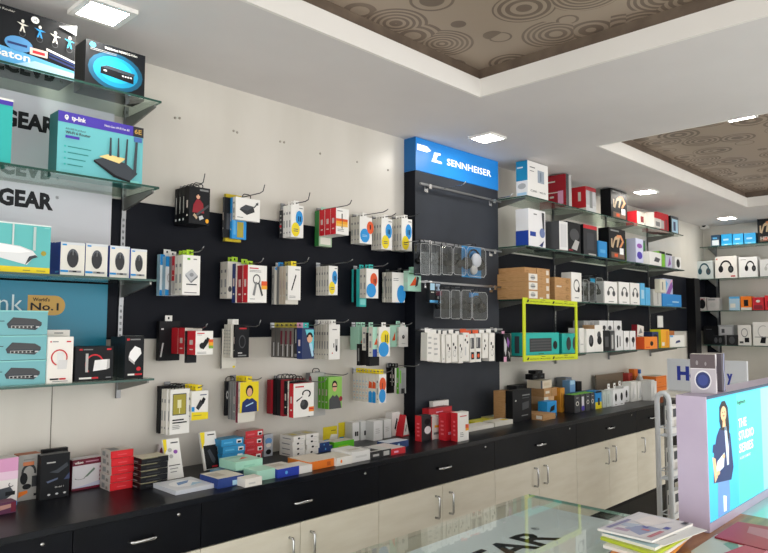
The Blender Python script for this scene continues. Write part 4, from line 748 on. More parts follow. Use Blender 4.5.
SH('speaker_box', 'white box with a black round speaker right of the yellow frame', 'box', 585, 593.3, 329, Z4, 'e6e5e1', [('e', .55, .48, .28, .26, 'ink'), ('e', .5, .52, .18, .16, 'dgrey')], Y=-.28, d=.09)
SH('headphone_box', 'tall white box with black headphones beside the round speaker box', 'box', 594.3, 602.5, 325, Z4, 'e6e5e1', [('e', .5, .62, .22, .14, 'dgrey'), ('e', .55, .42, .28, .16, 'ink')], Y=-.28, d=.10, left='caa27a')
SH('earphone_box', 'black box next to the slim earphone box, lowest right shelf', 'box', 604, 609.5, 330.5, Z4, 'ink', [('r', .2, .2, .8, .7, 'dgrey')], Y=-.28, d=.08)
SH('earphone_box', 'dark slim earphone box on the lowest right shelf', 'box', 610.3, 614.5, 331, Z4, '3a3c40', [('r', .3, .1, .7, .8, 'lgrey')], Y=-.28, d=.08)
SH('earphone_box', 'white box with black and grey earphone, lowest right shelf', 'box', 615.2, 623, 330.5, Z4, 'd9dadb', [('r', .2, .15, .36, .75, 'ink'), ('r', .55, .2, .66, .7, 'dgrey')], Y=-.28, d=.08)
for k, (a, b) in enumerate(((624, 629.3), (630.2, 635.6))):
    SH('earphone_box', ('left', 'right')[k]+' lower white earphone box with black earbuds, lowest right shelf', 'box', a, b, 331, Z4, 'e4e4e4', [('e', .55, .52, .28, .16, 'ink'), ('p', [(.5,.5),(.7,.5),(.55,.15),(.45,.15)], 'dgrey')], Y=-.28, d=.08, group='lower earphone boxes')
for k, (a, b) in enumerate(((608, 615.4), (616, 621.5), (622.2, 629.8))):
    stack_box('earphone_box', ('left', 'middle', 'right')[k]+' white earphone box of the upper row, lowest right shelf', a, b, -.275, .08, Z4+.122, .118, 'e0e0e0', [('e', .6, .52, .22, .15, 'ink'), ('p', [(.55,.5),(.75,.5),(.65,.2),(.55,.2)], 'dgrey')] if k != 1 else [('e', .4, .5, .3, .15, 'dgrey')], group='upper earphone boxes')
stack_box('bag', 'translucent grey plastic bag on top of the tall white headphone box', 594.3, 604, -.27, .09, Z4+.168, .07, '9a9c9c', [('p', [(.1,.1),(.5,.5),(.3,.9)], 'lgrey'), ('p', [(.5,.1),(.9,.6),(.7,.9)], 'grey')], cat='bag')
o = SH('earphone_box', 'tilted white box leaning behind the orange box, lowest right shelf', 'box', 636.5, 643, 326, Z4, 'dedbd4', [('r', .1, .5, .9, .54, 'grey'), ('p', [(.2,.6),(.8,.7),(.5,.9)], 'grey')], Y=-.24, d=.05, left='dred'); o.rotation_euler = (0, .12, 0); o.location.z += .006
SH('earphone_box', 'wide orange box on the lowest right shelf', 'box', 638.5, 651.5, 337, Z4, 'e8842a', [('e', .55, .45, .12, .2, 'ink'), ('r', .1, .1, .4, .2, 'dorange')], Y=-.28, d=.09, left='dorange')
SH('earphone_box', 'dark blue box between the orange boxes, lowest right shelf', 'box', 652.3, 658.5, 332, Z4, '26345e', [('r', .1, .1, .7, .5, 'dred'), ('e', .5, .75, .3, .12, 'ink')], Y=-.27, d=.09)
SH('earphone_box', 'tall amber yellow box on the lowest right shelf', 'box', 661, 669.3, 329.5, Z4, 'e8a622', [('r', .6, .1, .9, .9, 'd98a1c'), ('r', .1, .1, .4, .3, 'offwhite')], Y=-.27, d=.10, left='lemon')
SH('earphone_box', 'white box with a small picture at the end of the lowest right shelf', 'box', 670.2, 684.5, 335.5, Z4, 'e6e5e0', [('p', [(.35,.3),(.7,.4),(.65,.6),(.4,.5)], 'navy'), ('r', 0, .85, .2, 1, 'sky')], Y=-.27, d=.09)
stack_box('earphone_box', 'orange brown box lying on the last white box of the lowest shelf', 671.5, 682, -.26, .08, Z4+.092, .058, 'b9703a', [('r', .1, .2, .4, .4, 'ink')])
pn = MB().box((-.065, -.006, 0), (.065, 0, .115), 'e2e2de').art('front', [('r', .1, .1, .9, .9, 'eaeae6')], .13, .012, .115); tag(pn.build('notice', None, (X_(661, 320, -.03), -.018, 1.575)), 'blank white notice on the black wall panel above the amber box', 'notice')
# yellow frame
Yf = -.345; a0 = onp(525, 298, 1, Yf); a1 = onp(579, 300.6, 1, Yf); b0 = onp(527.4, 362.4, 1, Yf)
w = float(a1[0]-a0[0]); ht = float(a0[2]-b0[2]); fm = MB(); t_ = .028; tv = .038
fm.box((-w/2, -.004, 0), (-w/2+t_, .004, ht), 'c8d61a').box((w/2-t_, -.004, 0), (w/2, .004, ht), 'c8d61a').box((-w/2+t_, -.004, 0), (w/2-t_, .004, tv), 'c8d61a').box((-w/2+t_, -.004, ht-tv), (w/2-t_, .004, ht), 'c8d61a')
tv /= ht
its = []
for v in (tv*.35, 1-tv*.62):
    for u in (.05, .50):
        its += [('p', [(u, v-.01), (u+.02, v+.03), (u+.045, v+.03), (u+.03, v-.01)], 'ink'), ('t', u+.055, v-.004, .020, 'exclusive offers inside', '3f4a10', .01, .36)]
    its += [('r', .30, v+.035, .37, v+.042, 'ink'), ('r', .72, v+.035, .79, v+.042, 'ink')]
fm.art('front', its, w, .008, ht)
yfr = tag(fm.build('yellow_frame', None, (float(a0[0])+w/2, Yf+.02, float(b0[2])), (0, .012, .0)), 'bright yellow rectangular frame hanging in front of the right shelves', 'frame')
for x in (-w*.3, w*.3): MB().box((x-.006, .0042, ht-.020), (x+.006, .024, ht-.012), 'silver').build('clip', yfr)
# ------------------------------------------------------------------ back wall stock
B1, B2, B3, B4 = ZBK
on_back('router_box', 'small dark and white box at the left of the back wall top shelf', 'box', 711, 719.5, 235.5, B1, '2c4a66', [('r', .1, .1, .9, .55, 'e0e8ee'), ('r', .2, .65, .7, .8, 'sky')])
for k, (a, b) in enumerate(((721, 731.6), (732.6, 743), (744, 755.5))):
    on_back('router_box', ('left', 'middle', 'right')[k]+' bright blue box of three on the back wall top shelf', 'box', a, b, 234.5-.5*k, B1, '1f9cd8', [('r', .2, .45, .7, .6, 'lsky'), ('r', 0, 0, 1, .2, '4fb8e8'), ('r', .3, .08, .6, .12, W)], group='bright blue boxes on the back wall')
on_back('graphics_card_box', 'black box with orange lettering at the right edge, back wall top shelf', 'box', 757, 776, 217, B1, 'ink', ud_art()+[('t', .15, .12, .12, 'HDMI', 'lgrey', .02, .7)])
on_back('headphone_box', 'grey box with teal headphones on the back wall second shelf', 'headphones', 695.6, 712.5, 261.5, B2, 'c4cccc', headp(.5, .5, .30, .95, '1f4a58'))
on_back('headphone_box', 'white box with large black headphones and orange mark, back wall second shelf', 'headphones', 714.8, 736.5, 257, B2, 'e6e2de', headp(.5, .48, .28, .9, 'ink')+[('r', .06, .85, .12, .92, 'dorange'), ('r', .72, .06, .92, .12, 'red')])
on_back('headphone_box', 'white box with slim black headphones, back wall second shelf', 'headphones', 738.5, 757, 257.5, B2, 'e8e8e8', headp(.62, .50, .24, .95, 'ink')+[('r', .1, .86, .4, .88, 'grey')])
on_back('headphone_box', 'pale grey box at the right edge, back wall second shelf', 'headphones', 759.5, 778, 259.5, B2, 'd6d6d6', headp(.5, .5, .2, .95, 'lgrey'))
on_back('earphone_box', 'dark box with silver edge on the back wall third shelf', 'box', 696.5, 705.8, 297.5, B3, 'c4c0bc', [('e', .6, .5, .35, .35, 'ink'), ('r', .1, .85, .9, .9, 'dred')])
on_back('earphone_box', 'grey box with pink mark on the back wall third shelf', 'box', 707, 718.5, 298, B3, 'bdb9b8', [('e', .5, .45, .25, .2, 'lgrey'), ('r', .1, .8, .7, .9, 'grey')])
on_back('earphone_box', 'pale blue box on the back wall third shelf', 'box', 729, 739.4, 296.8, B3, 'a8c6da', [('r', .1, .2, .6, .5, 'offwhite'), ('r', 0, .85, 1, 1, 'sky')])
on_back('earphone_box', 'orange box with black square on the back wall third shelf', 'box', 740.4, 751.3, 296.5, B3, 'e87a22', [('r', .3, .3, .7, .75, 'ink'), ('r', 0, 0, 1, .2, 'e0d8d0')])
on_back('earphone_box', 'red box on the back wall third shelf', 'box', 752.4, 763.4, 297.5, B3, 'c22834', [('r', .1, .1, .9, .4, '8a2430'), ('e', .5, .7, .2, .1, 'offwhite')])
on_back('earphone_box', 'red box at the right edge, back wall third shelf', 'box', 764.5, 776, 295.5, B3, 'd02a36', [('r', .2, .2, .8, .6, 'dred')])
on_back('camera_box', 'black square box on the back wall lowest shelf beside the doorway', 'box', 703, 717.5, 326, B4, 'black', [('e', .5, .5, .3, .3, 'ink'), ('r', .2, .8, .6, .84, 'dgrey')], d=.1)
on_back('camera_box', 'low black box in front of the black square box, back wall lowest shelf', 'box', 712.5, 723.5, 335.5, B4, 'ink', [('e', .3, .5, .15, .3, 'dgrey'), ('e', .7, .5, .15, .3, 'dgrey')], X=XB-.265, d=.04)
on_back('camera_box', 'grey clear box above the black boxes, back wall lowest shelf', 'box', 718.4, 733.5, 325, B4, '9ea0a4', [('r', .1, .5, .9, .9, 'b8babc'), ('r', .2, .6, .4, .8, 'dgrey')], X=XB-.21, d=.12)
on_back('camera_box', 'black box with grey round lens, back wall lowest shelf', 'box', 726.5, 737, 335, B4, '18191c', [('e', .5, .5, .28, .36, 'dgrey')], X=XB-.265, d=.04)
on_back('headphone_box', 'white box with black cable headset, back wall lowest shelf', 'headphones', 737.8, 750.7, 325, B4, 'dddcd8', [('a', .5, .62, .26, .22, 0, 360, .2, 'grey'), ('r', .5, .15, .85, .38, 'ink'), ('r', .1, .1, .4, .2, 'dgrey')], X=XB-.255, d=.1)
on_back('headphone_box', 'white box with white cable headset at the right edge, back wall', 'headphones', 752.5, 770, 322, B4, 'e0dfdb', [('a', .6, .6, .32, .26, 60, 300, .15, 'lgrey'), ('p', [(.4,.12),(.7,.1),(.75,.35),(.5,.4)], 'ink'), ('r', .1, .35, .9, .38, 'grey')], X=XB-.255, d=.1)
for lab, y, w_, h_, c in (('orange and brown box on the low cabinet at the back wall', -1.42, .22, .12, 'c8742e'), ('black box on the low cabinet at the back wall', -1.18, .16, .20, 'ink'), ('dark red box on the low cabinet at the back wall', -1.70, .2, .10, '8a3a34')):
    carton('carton', lab, 'box', (XB-.30, y, .9805), w_, .18, h_, c, [('r', .1, .6, .6, .8, 'lgrey')], rot=(0, 0, -PI/2))
# security camera in the corner
c = onp(705, 226, 0, XB-.07); t = thing('security_camera', 'small white security camera in the far ceiling corner', 'camera', (float(c[0]), float(c[1]), float(c[2])))
MB().tube([(.068, 0, .012), (.02, 0, .012)], .012, W).build('mount', t)
MB().box((-.06, -.04, -.035), (.03, .04, .035), 'dcdad6').build('body', t, bevel=.008)
MB().tube([(-.061, -.008, 0), (-.068, -.008, 0)], .022, 'ink', 16).build('lens', t)
# ------------------------------------------------------------------ things on the worktop
OT = on_top
OT('gadget_box', 'pink and white box with a dark holder picture at the far left of the worktop', 'box', -14, 510, 16.5, 461, .05, 'e2dedc', [('r', 0, .72, 1, 1, 'd99cc4'), ('r', 0, .55, 1, .72, 'e6c8dc'), ('p', [(.2,.36),(.75,.40),(.9,.26),(.6,.14),(.25,.16)], 'slate'), ('r', .6, .22, .92, .30, 'ink'), ('a', .78, .44, .09, .05, 120, 330, .3, 'slate'), ('r', 0, 0, 1, .08, 'sky')])
OT('gadget_box', 'purple box lying flat in front of the pink box, far left', 'box', -20, 519, 16, 507, .045, '5a2a4a', [('p', [(.1,.2),(.9,.5),(.85,.8),(.1,.7)], 'b88a80'), ('r', .85, .1, 1, .9, 'maroon')], z=ZT, rotz=.05, top='6d3a52')
OT('headset_box', 'grey box with black headset picture and orange lettering, beside the pink box', 'box', 17, 502, 39, 456, .05, '9d9c98', [('a', .48, .60, .34, .20, -10, 200, .3, 'charcoal'), ('e', .26, .48, .17, .13, 'ink'), ('e', .40, .30, .2, .06, 'ink'), ('r', .62, .28, .92, .52, 'charcoal'), ('r', .2, .76, .7, .84, 'c87850'), ('r', .22, .88, .7, .90, 'grey'), ('p', [(.02,.08),(.45,.16),(.42,.22),(.05,.2)], 'orange'), ('r', .72, .08, .95, .13, 'ink')], left='8c4a34', top='b4643e')
o = OT('gadget_box', 'black printed bag with shiny blue streaks between the grey and maroon boxes', 'package', 39.5, 501, 68.5, 456, .035, 'ink', [('r', .2, .80, .5, .83, 'lgrey'), ('p', [(.3,.60),(.55,.64),(.9,.78),(.95,.7),(.6,.56)], 'slate'), ('p', [(.2,.40),(.6,.46),(.58,.42),(.25,.36)], '55607a'), ('p', [(.8,.4),(1,.55),(1,.4)], '3a4466'), ('t', .5, .235, .035, 'Model 1', 'lgrey', .01, .3)] + [('e', .3+.27*i, .10, .05, .022, 'silver') for i in range(3)], top='dgrey')
OT('gadget_box', 'black bag standing just behind the black printed bag', 'package', 41, 494.5, 66.5, 450.5, .02, 'black', [('r', .2, .9, .8, .93, 'dgrey')])
OT('cable_box', 'maroon and white box with a hand tool picture beside the black bag', 'box', 70, 492, 101, 461, .05, 'dcdadf', [('r', 0, .80, 1, 1, 'maroon'), ('r', 0, 0, 1, .08, 'maroon'), ('t', .06, .86, .08, 'wikon', W, .03, .28), ('r', .42, .88, .85, .92, 'c08aa0'), ('p', [(.36,.38),(.50,.42),(.74,.62),(.70,.68),(.52,.52)], '6f8478'), ('a', .25, .40, .18, .06, 180, 340, .2, 'grey')] + [('r', .88, .22+.14*i, .95, .29+.14*i, 'a36a7c') for i in range(4)] + [('p', [(0,.08),(1,.08),(1,.25)], 'c3c8dc')], left='maroon', rotz=.06)
def pile(n, name, labs, xl, yb, xr, yt, d, body, art, z=ZT, cat='box', group=None, jit=.006, rotz=0, lart=None, **kw):
    p = onp(xl, yb, 2, z); h = (float(onp(xl, yt, 1, float(p[1]))[2])-z)/n
    for k in range(n):
        x1 = X_(xr, yb, float(p[1])); w = x1-float(p[0])
        carton(name, labs % (('lowest', 'second from bottom', 'third from bottom', 'fourth from bottom', 'fifth from bottom')[k] if k < n-1 else 'topmost'), cat, (float(p[0])+w/2+random.uniform(-jit, jit), float(p[1])+d/2+random.uniform(-jit, jit)*.5, z+k*h+.0004), w, d, h-.0012, body, art, lart=lart or [], rot=(0, 0, rotz+random.uniform(-.02, .02)), group=group, **kw)
pile(5, 'charger_box', '%s red box of the red stack on the worktop', 110, 491.5, 132.5, 451.5, .09, 'cc1420', [('r', .05, .1, .95, .9, 'd61a26'), ('r', .3, .4, .7, .5, 'e6606a')], group='red boxes stacked on the worktop', jit=.002, left='b4aca6', top='d4ccc4', lart=[('r', .2, .2, .5, .8, 'grey'), ('r', .6, .1, .8, .5, '7a706a')], tart=[('r', .1, .2, .5, .8, 'grey')])
pile(5, 'charger_box', '%s black box of the black stack on the worktop', 139.5, 490, 166.5, 459, .085, 'ink', [('r', 0, .88, .6, 1, '8e8a6a'), ('r', .2, .3, .7, .5, 'charcoal')], group='black boxes stacked on the worktop', jit=.004, left='black', top='cfc9b4', lart=[('r', .2, .2, .7, .4, 'grey')])
OT('cable_card', 'maroon edged card half hidden behind the black stack', 'package', 158, 472, 167, 444.5, .01, 'd0c6c8', [('e', .5, .7, .4, .2, 'maroon')])
def leaner(name, lab, cat, xl, yb, xr, yt, d, body, art, tilt=-.30, yaw_=0, z=ZT, left=None):
    p = onp(xl, yb, 2, z); Y = float(p[1]); x1 = X_(xr, yb, Y); w = x1-float(p[0])
    for hh in [x*.002 for x in range(20, 150)]:
        q = proj((float(p[0]), Y+math.sin(-tilt)*hh, z+math.cos(tilt)*hh))
        if q[1] < yt: break
    mb = MB().box((-w/2, -d/2, 0), (w/2, d/2, hh), body, left=left).art('front', art, w, d, hh)
    o = mb.build(name, None, (float(p[0])+w/2, Y+d/2, z+d/2*math.sin(abs(tilt))+.001), (tilt, 0, yaw_))
    return tag(o, lab, cat)
leaner('accessory_pack', 'white and yellow card leaning on the wall right of the black stack', 'package', 167.5, 481, 184, 441, .010, W, [('p', [(0,1),(0,.62),(.18,.75),(.22,1)], 'yellow'), ('r', .45, .88, .9, .91, 'dgrey'), ('e', .35, .72, .13, .05, 'lgrey'), ('e', .68, .66, .13, .05, 'violet'), ('e', .38, .56, .12, .05, 'lgrey'), ('r', .15, .32, .85, .34, 'ink'), ('r', .2, .24, .7, .26, 'grey'), ('r', .2, .16, .6, .18, 'grey')], yaw_=.04)
o = leaner('accessory_pack', 'white and yellow card holding a black car charger, leaning on the wall', 'package', 205, 471.5, 221, 434, .012, W, [('p', [(0,1),(0,.55),(.2,.72),(.3,1)], 'yellow'), ('r', .45, .90, .9, .93, 'ink'), ('r', .08, .02, .95, .64, 'ink'), ('p', [(.30,.50),(.46,.54),(.74,.24),(.62,.14),(.48,.2)], 'slate'), ('r', .45, .05, .8, .09, 'red')], yaw_=.05)
for k, (lab, xl, yb, xr, yt, d, body, top, art, kw) in enumerate((
    ('white clear-lidded blister lying at the front edge of the worktop', 174, 495, 212, 490.5, .17, 'c9ced6', 'd7dbe2', [], dict(tart=[('e', .5, .5, .35, .3, 'eef0f4'), ('p', [(.3,.4),(.6,.5),(.75,.7),(.4,.65)], '6f93c4'), ('p', [(.5,.2),(.9,.3),(.7,.45)], 'lsky')])),
    ('flat white box with dark blue front beside the clear-lidded blister', 214, 490, 240, 480, .13, '223c80', 'd8d2c6', [('r', .55, .1, .75, .6, 'lsky')], dict(tart=[('r', .1, .3, .5, .8, 'bdb4a6')])),
    ('small white box right of the dark blue fronted box', 240.5, 486.5, 257, 478, .055, 'd6d2cc', 'e2ded8', [('r', .2, .3, .6, .5, 'lgrey')], {}),
    ('flat blue box behind the white boxes at the blue stack', 222, 479, 246, 473, .09, '5a8fb8', '7f9fb4', [], {}),
    ('lower mint box lying near the front of the worktop', 256.5, 481.8, 275, 471.5, .09, 'a3d2bf', 'b4dccb', [], {}))):
    OT(('blister_pack', 'flat_box', 'flat_box', 'flat_box', 'flat_box')[k], lab, 'box', xl, yb, xr, yt, d, body, art, top=top, **kw)
OT('flat_box', 'large mint box with orange mark lying on other boxes', 'box', 245, 474, 272, 465, .12, '9fd0bc', [('r', .3, .3, .7, .5, '8fc0ac')], z=1.012, top='b2dcc9', tart=[('p', [(.3,.3),(.7,.4),(.6,.6)], 'dorange'), ('r', .2, .7, .8, .8, '8fbfae')])
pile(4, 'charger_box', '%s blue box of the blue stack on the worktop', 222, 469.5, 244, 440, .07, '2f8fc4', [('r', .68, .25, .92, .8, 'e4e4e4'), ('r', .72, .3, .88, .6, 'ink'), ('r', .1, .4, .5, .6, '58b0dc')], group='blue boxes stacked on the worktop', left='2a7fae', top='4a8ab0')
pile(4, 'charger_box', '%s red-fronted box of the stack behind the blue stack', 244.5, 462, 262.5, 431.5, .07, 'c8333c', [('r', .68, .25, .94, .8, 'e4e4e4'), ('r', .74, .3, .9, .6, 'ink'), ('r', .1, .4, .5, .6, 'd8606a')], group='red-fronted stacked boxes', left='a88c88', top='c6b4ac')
OT('blister_pack', 'small clear blister with blue item beside the red-fronted stack', 'package', 264, 457, 272.5, 435, .02, 'a8aeb6', [('e', .5, .7, .4, .14, '5f8fc4'), ('e', .5, .5, .3, .1, 'offwhite'), ('e', .5, .2, .32, .12, 'ink')])
for c, (xl, xr) in enumerate(((293, 305), (306, 318.5))):
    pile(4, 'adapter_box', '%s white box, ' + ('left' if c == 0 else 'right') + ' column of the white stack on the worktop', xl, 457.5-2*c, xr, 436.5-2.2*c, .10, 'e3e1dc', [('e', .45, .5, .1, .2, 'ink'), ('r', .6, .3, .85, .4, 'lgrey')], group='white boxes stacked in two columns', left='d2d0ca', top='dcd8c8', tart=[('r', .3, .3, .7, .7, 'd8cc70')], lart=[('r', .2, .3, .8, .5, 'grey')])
for k, (lab, xl, yb, xr, yt, d, body, top, art, kw) in enumerate((
    ('flat white-topped box with blue front left of the orange box', 276, 479, 297.5, 470, .12, '2038a0', 'd8d4cc', [('e', .4, .5, .06, .2, 'sky')], dict(tart=[('r', .2, .4, .7, .8, 'c0bab0')])),
    ('small white box squeezed between blue-fronted and orange boxes', 298, 474.5, 311, 467, .09, 'd8d6d2', 'e0deda', [], {}),
    ('flat orange-sided box with white top at the worktop edge', 307, 471.5, 331.5, 463, .15, 'dc7422', 'd8cfc2', [('r', .7, .2, .85, .7, 'b8561a')], dict(left='e0822e', lart=[('r', .2, .4, .7, .55, 'c06018')])),
    ('white box right of the orange-sided box', 332, 467.5, 348, 459, .12, 'dcdad4', 'd8d4c8', [('e', .3, .5, .06, .2, 'orange')], {}),
    ('wide white box left of the black and white printed box', 348, 464, 366.5, 453.5, .14, 'd8d8d6', 'e0e0dd', [('r', .2, .4, .8, .6, 'c4c4c2')], dict(tart=[('r', .2, .3, .8, .5, 'c8c6b8')])),
    ('black box with white printed top lying near the drawer joint', 366.7, 460.5, 377, 453, .14, '28292c', 'c2c2c0', [('r', .2, .3, .8, .6, 'lgrey')], dict(tart=[('r', 0, .1, 1, .45, 'ink'), ('r', .2, .6, .8, .8, 'grey')])),
    ('second black and white printed box lying beside the first', 377.3, 458.5, 387, 451, .12, '303134', 'cacac8', [('r', .2, .2, .8, .8, 'lgrey')], {}),
    ('flat red-fronted box with white top', 387.3, 456.5, 401.5, 450, .14, 'c42a34', 'd6ccca', [('r', .2, .3, .5, .6, 'pink')], {}),
    ('flat navy box with white lid in front of the red tent box', 385, 450.5, 405, 444, .08, '2a4276', 'c9d0dc', [('e', .5, .5, .06, .2, 'lsky')], {}))):
    OT('flat_box', lab, 'box', xl, yb, xr, yt, d, body, art, top=top, **kw)
for k, (yb, yt) in enumerate(((453, 447.5), (447.2, 441.6))):
    OT('flat_box', ('lower', 'upper')[k]+' navy box of the pair left of the bright green box', 'box', 318.5, 453, 332.3, 447.3, .10, '26407c', [('e', .5, .5, .05, .2, 'sky')], z=ZT+k*.0245, top='d6d4cf') if k == 0 else None
p = onp(318.5, 453, 2, ZT)
carton('flat_box', 'upper navy box of the pair left of the bright green box', 'box', (float(p[0])+.035, float(p[1])+.05, ZT+.024), .068, .10, .022, '26407c', [('e', .5, .5, .05, .2, 'sky')], top='d6d4cf')
OT('flat_box', 'bright green box below the yellow boxes', 'box', 334, 450.5, 354, 442.5, .07, '5cc024', [('r', .2, .3, .7, .45, 'lime')], top='d8d6cc')
for k, (a, b, yt, yb, l) in enumerate(((323, 337, 427.5, 443.5, 'left yellow box with white lower front on the worktop by the wall'), (338.5, 351, 423, 441, 'right, taller yellow box with white lower front by the wall'))):
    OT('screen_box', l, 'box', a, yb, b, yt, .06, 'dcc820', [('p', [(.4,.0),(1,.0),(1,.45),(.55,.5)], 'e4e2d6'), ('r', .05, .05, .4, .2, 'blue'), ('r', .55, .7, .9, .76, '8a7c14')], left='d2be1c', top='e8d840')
for k, (a, b, yt, yb, l, art) in enumerate(((352.5, 359, 423, 441.5, 'first narrow white box with small black plug beside the yellow boxes', [('r', .35, .25, .6, .5, 'ink'), ('r', .65, .25, .85, .5, 'ink')]), (361, 368.7, 422, 440.5, 'second narrow white box with small black plug', [('r', .4, .25, .62, .5, 'ink'), ('r', .66, .25, .85, .5, 'ink')]), (373, 382, 421.5, 441, 'wider white box in the row of white boxes by the wall', lines(.2, .8, .6, 3, .1, 'lgrey')), (384, 391.3, 420, 438.5, 'fourth white box in the row of white boxes by the wall', lines(.2, .8, .6, 3, .1, 'lgrey')))):
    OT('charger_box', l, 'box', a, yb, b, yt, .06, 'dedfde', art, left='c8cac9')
OT('cable_box', 'white box with black slanted picture next to the red tent box', 'box', 392, 436.5, 400, 412.5, .05, 'e0dedb', [('p', [(.3,.3),(.45,.25),(.7,.7),(.55,.75)], 'ink'), ('p', [(.5,.2),(.6,.2),(.8,.55),(.7,.6)], 'red')], left='d0cecb')
p = onp(401, 437, 2, ZT)
o = MB().prism([(-.030, 0), (.034, 0), (.006, .115)], 1, -.035, .035, 'red').build('cable_box', None, (float(p[0])+.035, float(p[1])+.036, ZT+.0005)); tag(o, 'red and white tent-shaped box left of the red headset boxes', 'box')
V = [(-.022, -.0356, .004), (.030, -.0356, .004), (.006, -.0356, .108)]
me = MB().add([(-.016, -.0358, .006), (.031, -.0358, .006), (.006, -.0358, .110)], [(0, 1, 2)], W).add([(.0, -.0362, .03), (.006, -.0362, .02), (.012, -.0362, .06), (.008, -.0362, .065)], [(0, 1, 2, 3)], 'ink').build('printed_face', o)
# red headset boxes
OT('speaker_box', 'red box with a round black and white speaker picture, leftmost of the red group', 'box', 421.5, 442, 431, 416, .045, 'charcoal', [('e', .65, .42, .35, .15, 'e8e8ea'), ('e', .6, .75, .3, .12, 'ink')], left='red', lart=[('r', .3, .2+.15*i, .7, .26+.15*i, 'e06a74') for i in range(4)])
OT('speaker_box', 'white-fronted box right of the round speaker picture box', 'box', 432, 440, 440.5, 416.5, .045, 'e0dbd6', [('r', .2, .2, .8, .3, 'grey'), ('r', .3, .5, .8, .6, 'amber')], left='red')
OT('charger_box', 'red-sided box behind the frontmost red box', 'box', 446, 441, 457, 413, .05, 'red', [('r', .2, .2, .8, .3, 'pink')], left='red', lart=[('r', .3, .2+.15*i, .7, .26+.15*i, 'e06a74') for i in range(4)])
OT('charger_box', 'tall red-sided white-fronted box, rightmost of the red group', 'box', 457.8, 442, 468.7, 413, .045, W, [('r', .7, .42, 1, .56, 'dorange'), ('r', .7, .34, 1, .42, 'amber'), ('r', .2, .85, .8, .88, 'red')]+lines(.2, .6, .3, 3, .06, 'grey'), left='red', lart=[('r', .35, .2+.15*i, .65, .26+.15*i, 'e06a74') for i in range(4)])
OT('charger_box', 'back red box with black hanging loops behind the red group', 'box', 429, 434, 452, 409, .05, 'c01e2a', [('r', .3, .8, .6, .85, 'pink')], top='dred')
OT('charger_box', 'white box standing behind the red boxes against the panel', 'box', 436.5, 431.5, 452, 402, .03, 'e2e0dc', lines(.2, .7, .85, 2, .06, 'lgrey'))
# yellow and white blisters
for lab, xl, yb, xr, yt, d, body, top, kw in (('white blister lying flat in front of the yellow packs', 469, 432, 494, 428, .10, 'dddbd2', 'e6e4dc', {}), ('bright yellow pack lying flat on the worktop', 476, 426.5, 495, 422.5, .09, 'e4dc30', 'ece43c', dict(tart=[('r', .2, .3, .6, .7, 'f0ec80')])), ('white pack lying right of the yellow pack', 495, 427, 513, 422.5, .09, 'd8d6ca', 'e4e2d8', dict(tart=[('r', .6, .2, .9, .6, 'yellow')])), ('pale yellow pack lying at the back near the brown box', 479, 420.5, 497, 416.5, .06, 'd6cc88', 'ded69c', dict(tart=[('p', [(.1,.3),(.7,.5),(.6,.8)], 'lsky')]))):
    OT('blister_pack', lab, 'package', xl, yb, xr, yt, d, body, [], top=top, **kw)
# brown and black boxes
OT('speaker_box', 'tall brown box with white label front beside the display panel', 'box', 499, 421.5, 508.2, 391, .09, KRAFT, [('r', .0, .0, .65, .62, 'd8d6d0'), ('r', .15, .35, .4, .45, 'dgrey'), ('r', .1, .1, .5, .2, 'grey')], rotz=0)
OT('speaker_box', 'large black printed box right of the tall brown box', 'box', 511.5, 423.5, 532, 391, .05, 'ink', [('p', [(.5,.35),(.85,.40),(.85,.62),(.5,.58)], 'dgrey'), ('r', .5, .80, .9, .84, 'grey'), ('r', .5, .72, .85, .75, 'dgrey'), ('r', .45, .17, .8, .20, 'grey'), ('e', .15, .68, .04, .03, 'lgrey')], left='black', rotz=.05)
pz = lambda xl, yb: onp(xl, yb, 2, ZT)
OT('speaker_box', 'plain black box just behind the large black printed box', 'box', 517, 415, 533, 386, .08, 'ink', [('r', .2, .6, .7, .7, 'dgrey')])
stz = 1.125
def fl(lab, xl, xr, Y, z, h, d, body, art=(), name='parts_box', **kw):
    x0, x1 = X_(xl, 400, Y), X_(xr, 400, Y)
    return carton(name, lab, 'box', ((x0+x1)/2, Y+d/2, z), x1-x0, d, h, body, art, **kw)
fl('low brown box lying in front of the pile, beside the large black box', 540.5, 553, -.38, ZT+.0005, .036, .17, KRAFT, [('r', .1, .2, .3, .3, 'dkraft')], left=KRAFT, lart=[('r', .7, .2, .95, .8, 'e0dcd2')])
fl('second low brown box just behind the front brown box', 541, 551.5, -.19, ZT+.0005, .065, .12, KRAFT)
fl('white and brown cube box, lowest of the pile near the blue box', 536, 546, -.16, ZT+.0655, .052, .12, 'c9a57c', [('r', 0, 0, .4, 1, 'ded8ca')])
fl('brown box in the middle of the pile near the blue box', 536, 549, -.16, ZT+.118, .058, .12, KRAFT, [('r', .55, 0, .6, 1, 'dkraft'), ('r', .1, .4, .4, .7, 'd8d0c0')])
fl('pale box on top of the brown pile', 534, 545, -.16, ZT+.177, .055, .11, 'd3c7b2', [('r', .3, .3, .8, .7, 'c8b89c'), ('r', 0, 0, .15, 1, 'slate')])
for k, (a, b, z) in enumerate(((533, 539, .233), (539.6, 545, .233), (544.5, 549, .177), (536, 543, .273))):
    fl(('left', 'middle', 'right, lower', 'topmost')[k]+' small black box on top of the parts pile', a, b, -.14, ZT+z, .038 if k < 3 else .022, .06, 'black', [('r', .3, .4, .7, .6, 'dgrey')], group='small black boxes on the parts pile')
fl('narrow white box standing left of the brown pile', 531.8, 535.2, -.31, ZT+.0005, .14, .05, 'd9d9d6', [('r', .1, .7, .9, .95, 'e8e8e6'), ('r', .2, .3, .8, .34, 'grey')])
fl('upper black box right of the pale box', 549.6, 553.8, -.20, ZT+.115, .09, .10, 'ink', [('r', .3, .3, .7, .4, 'dgrey')])
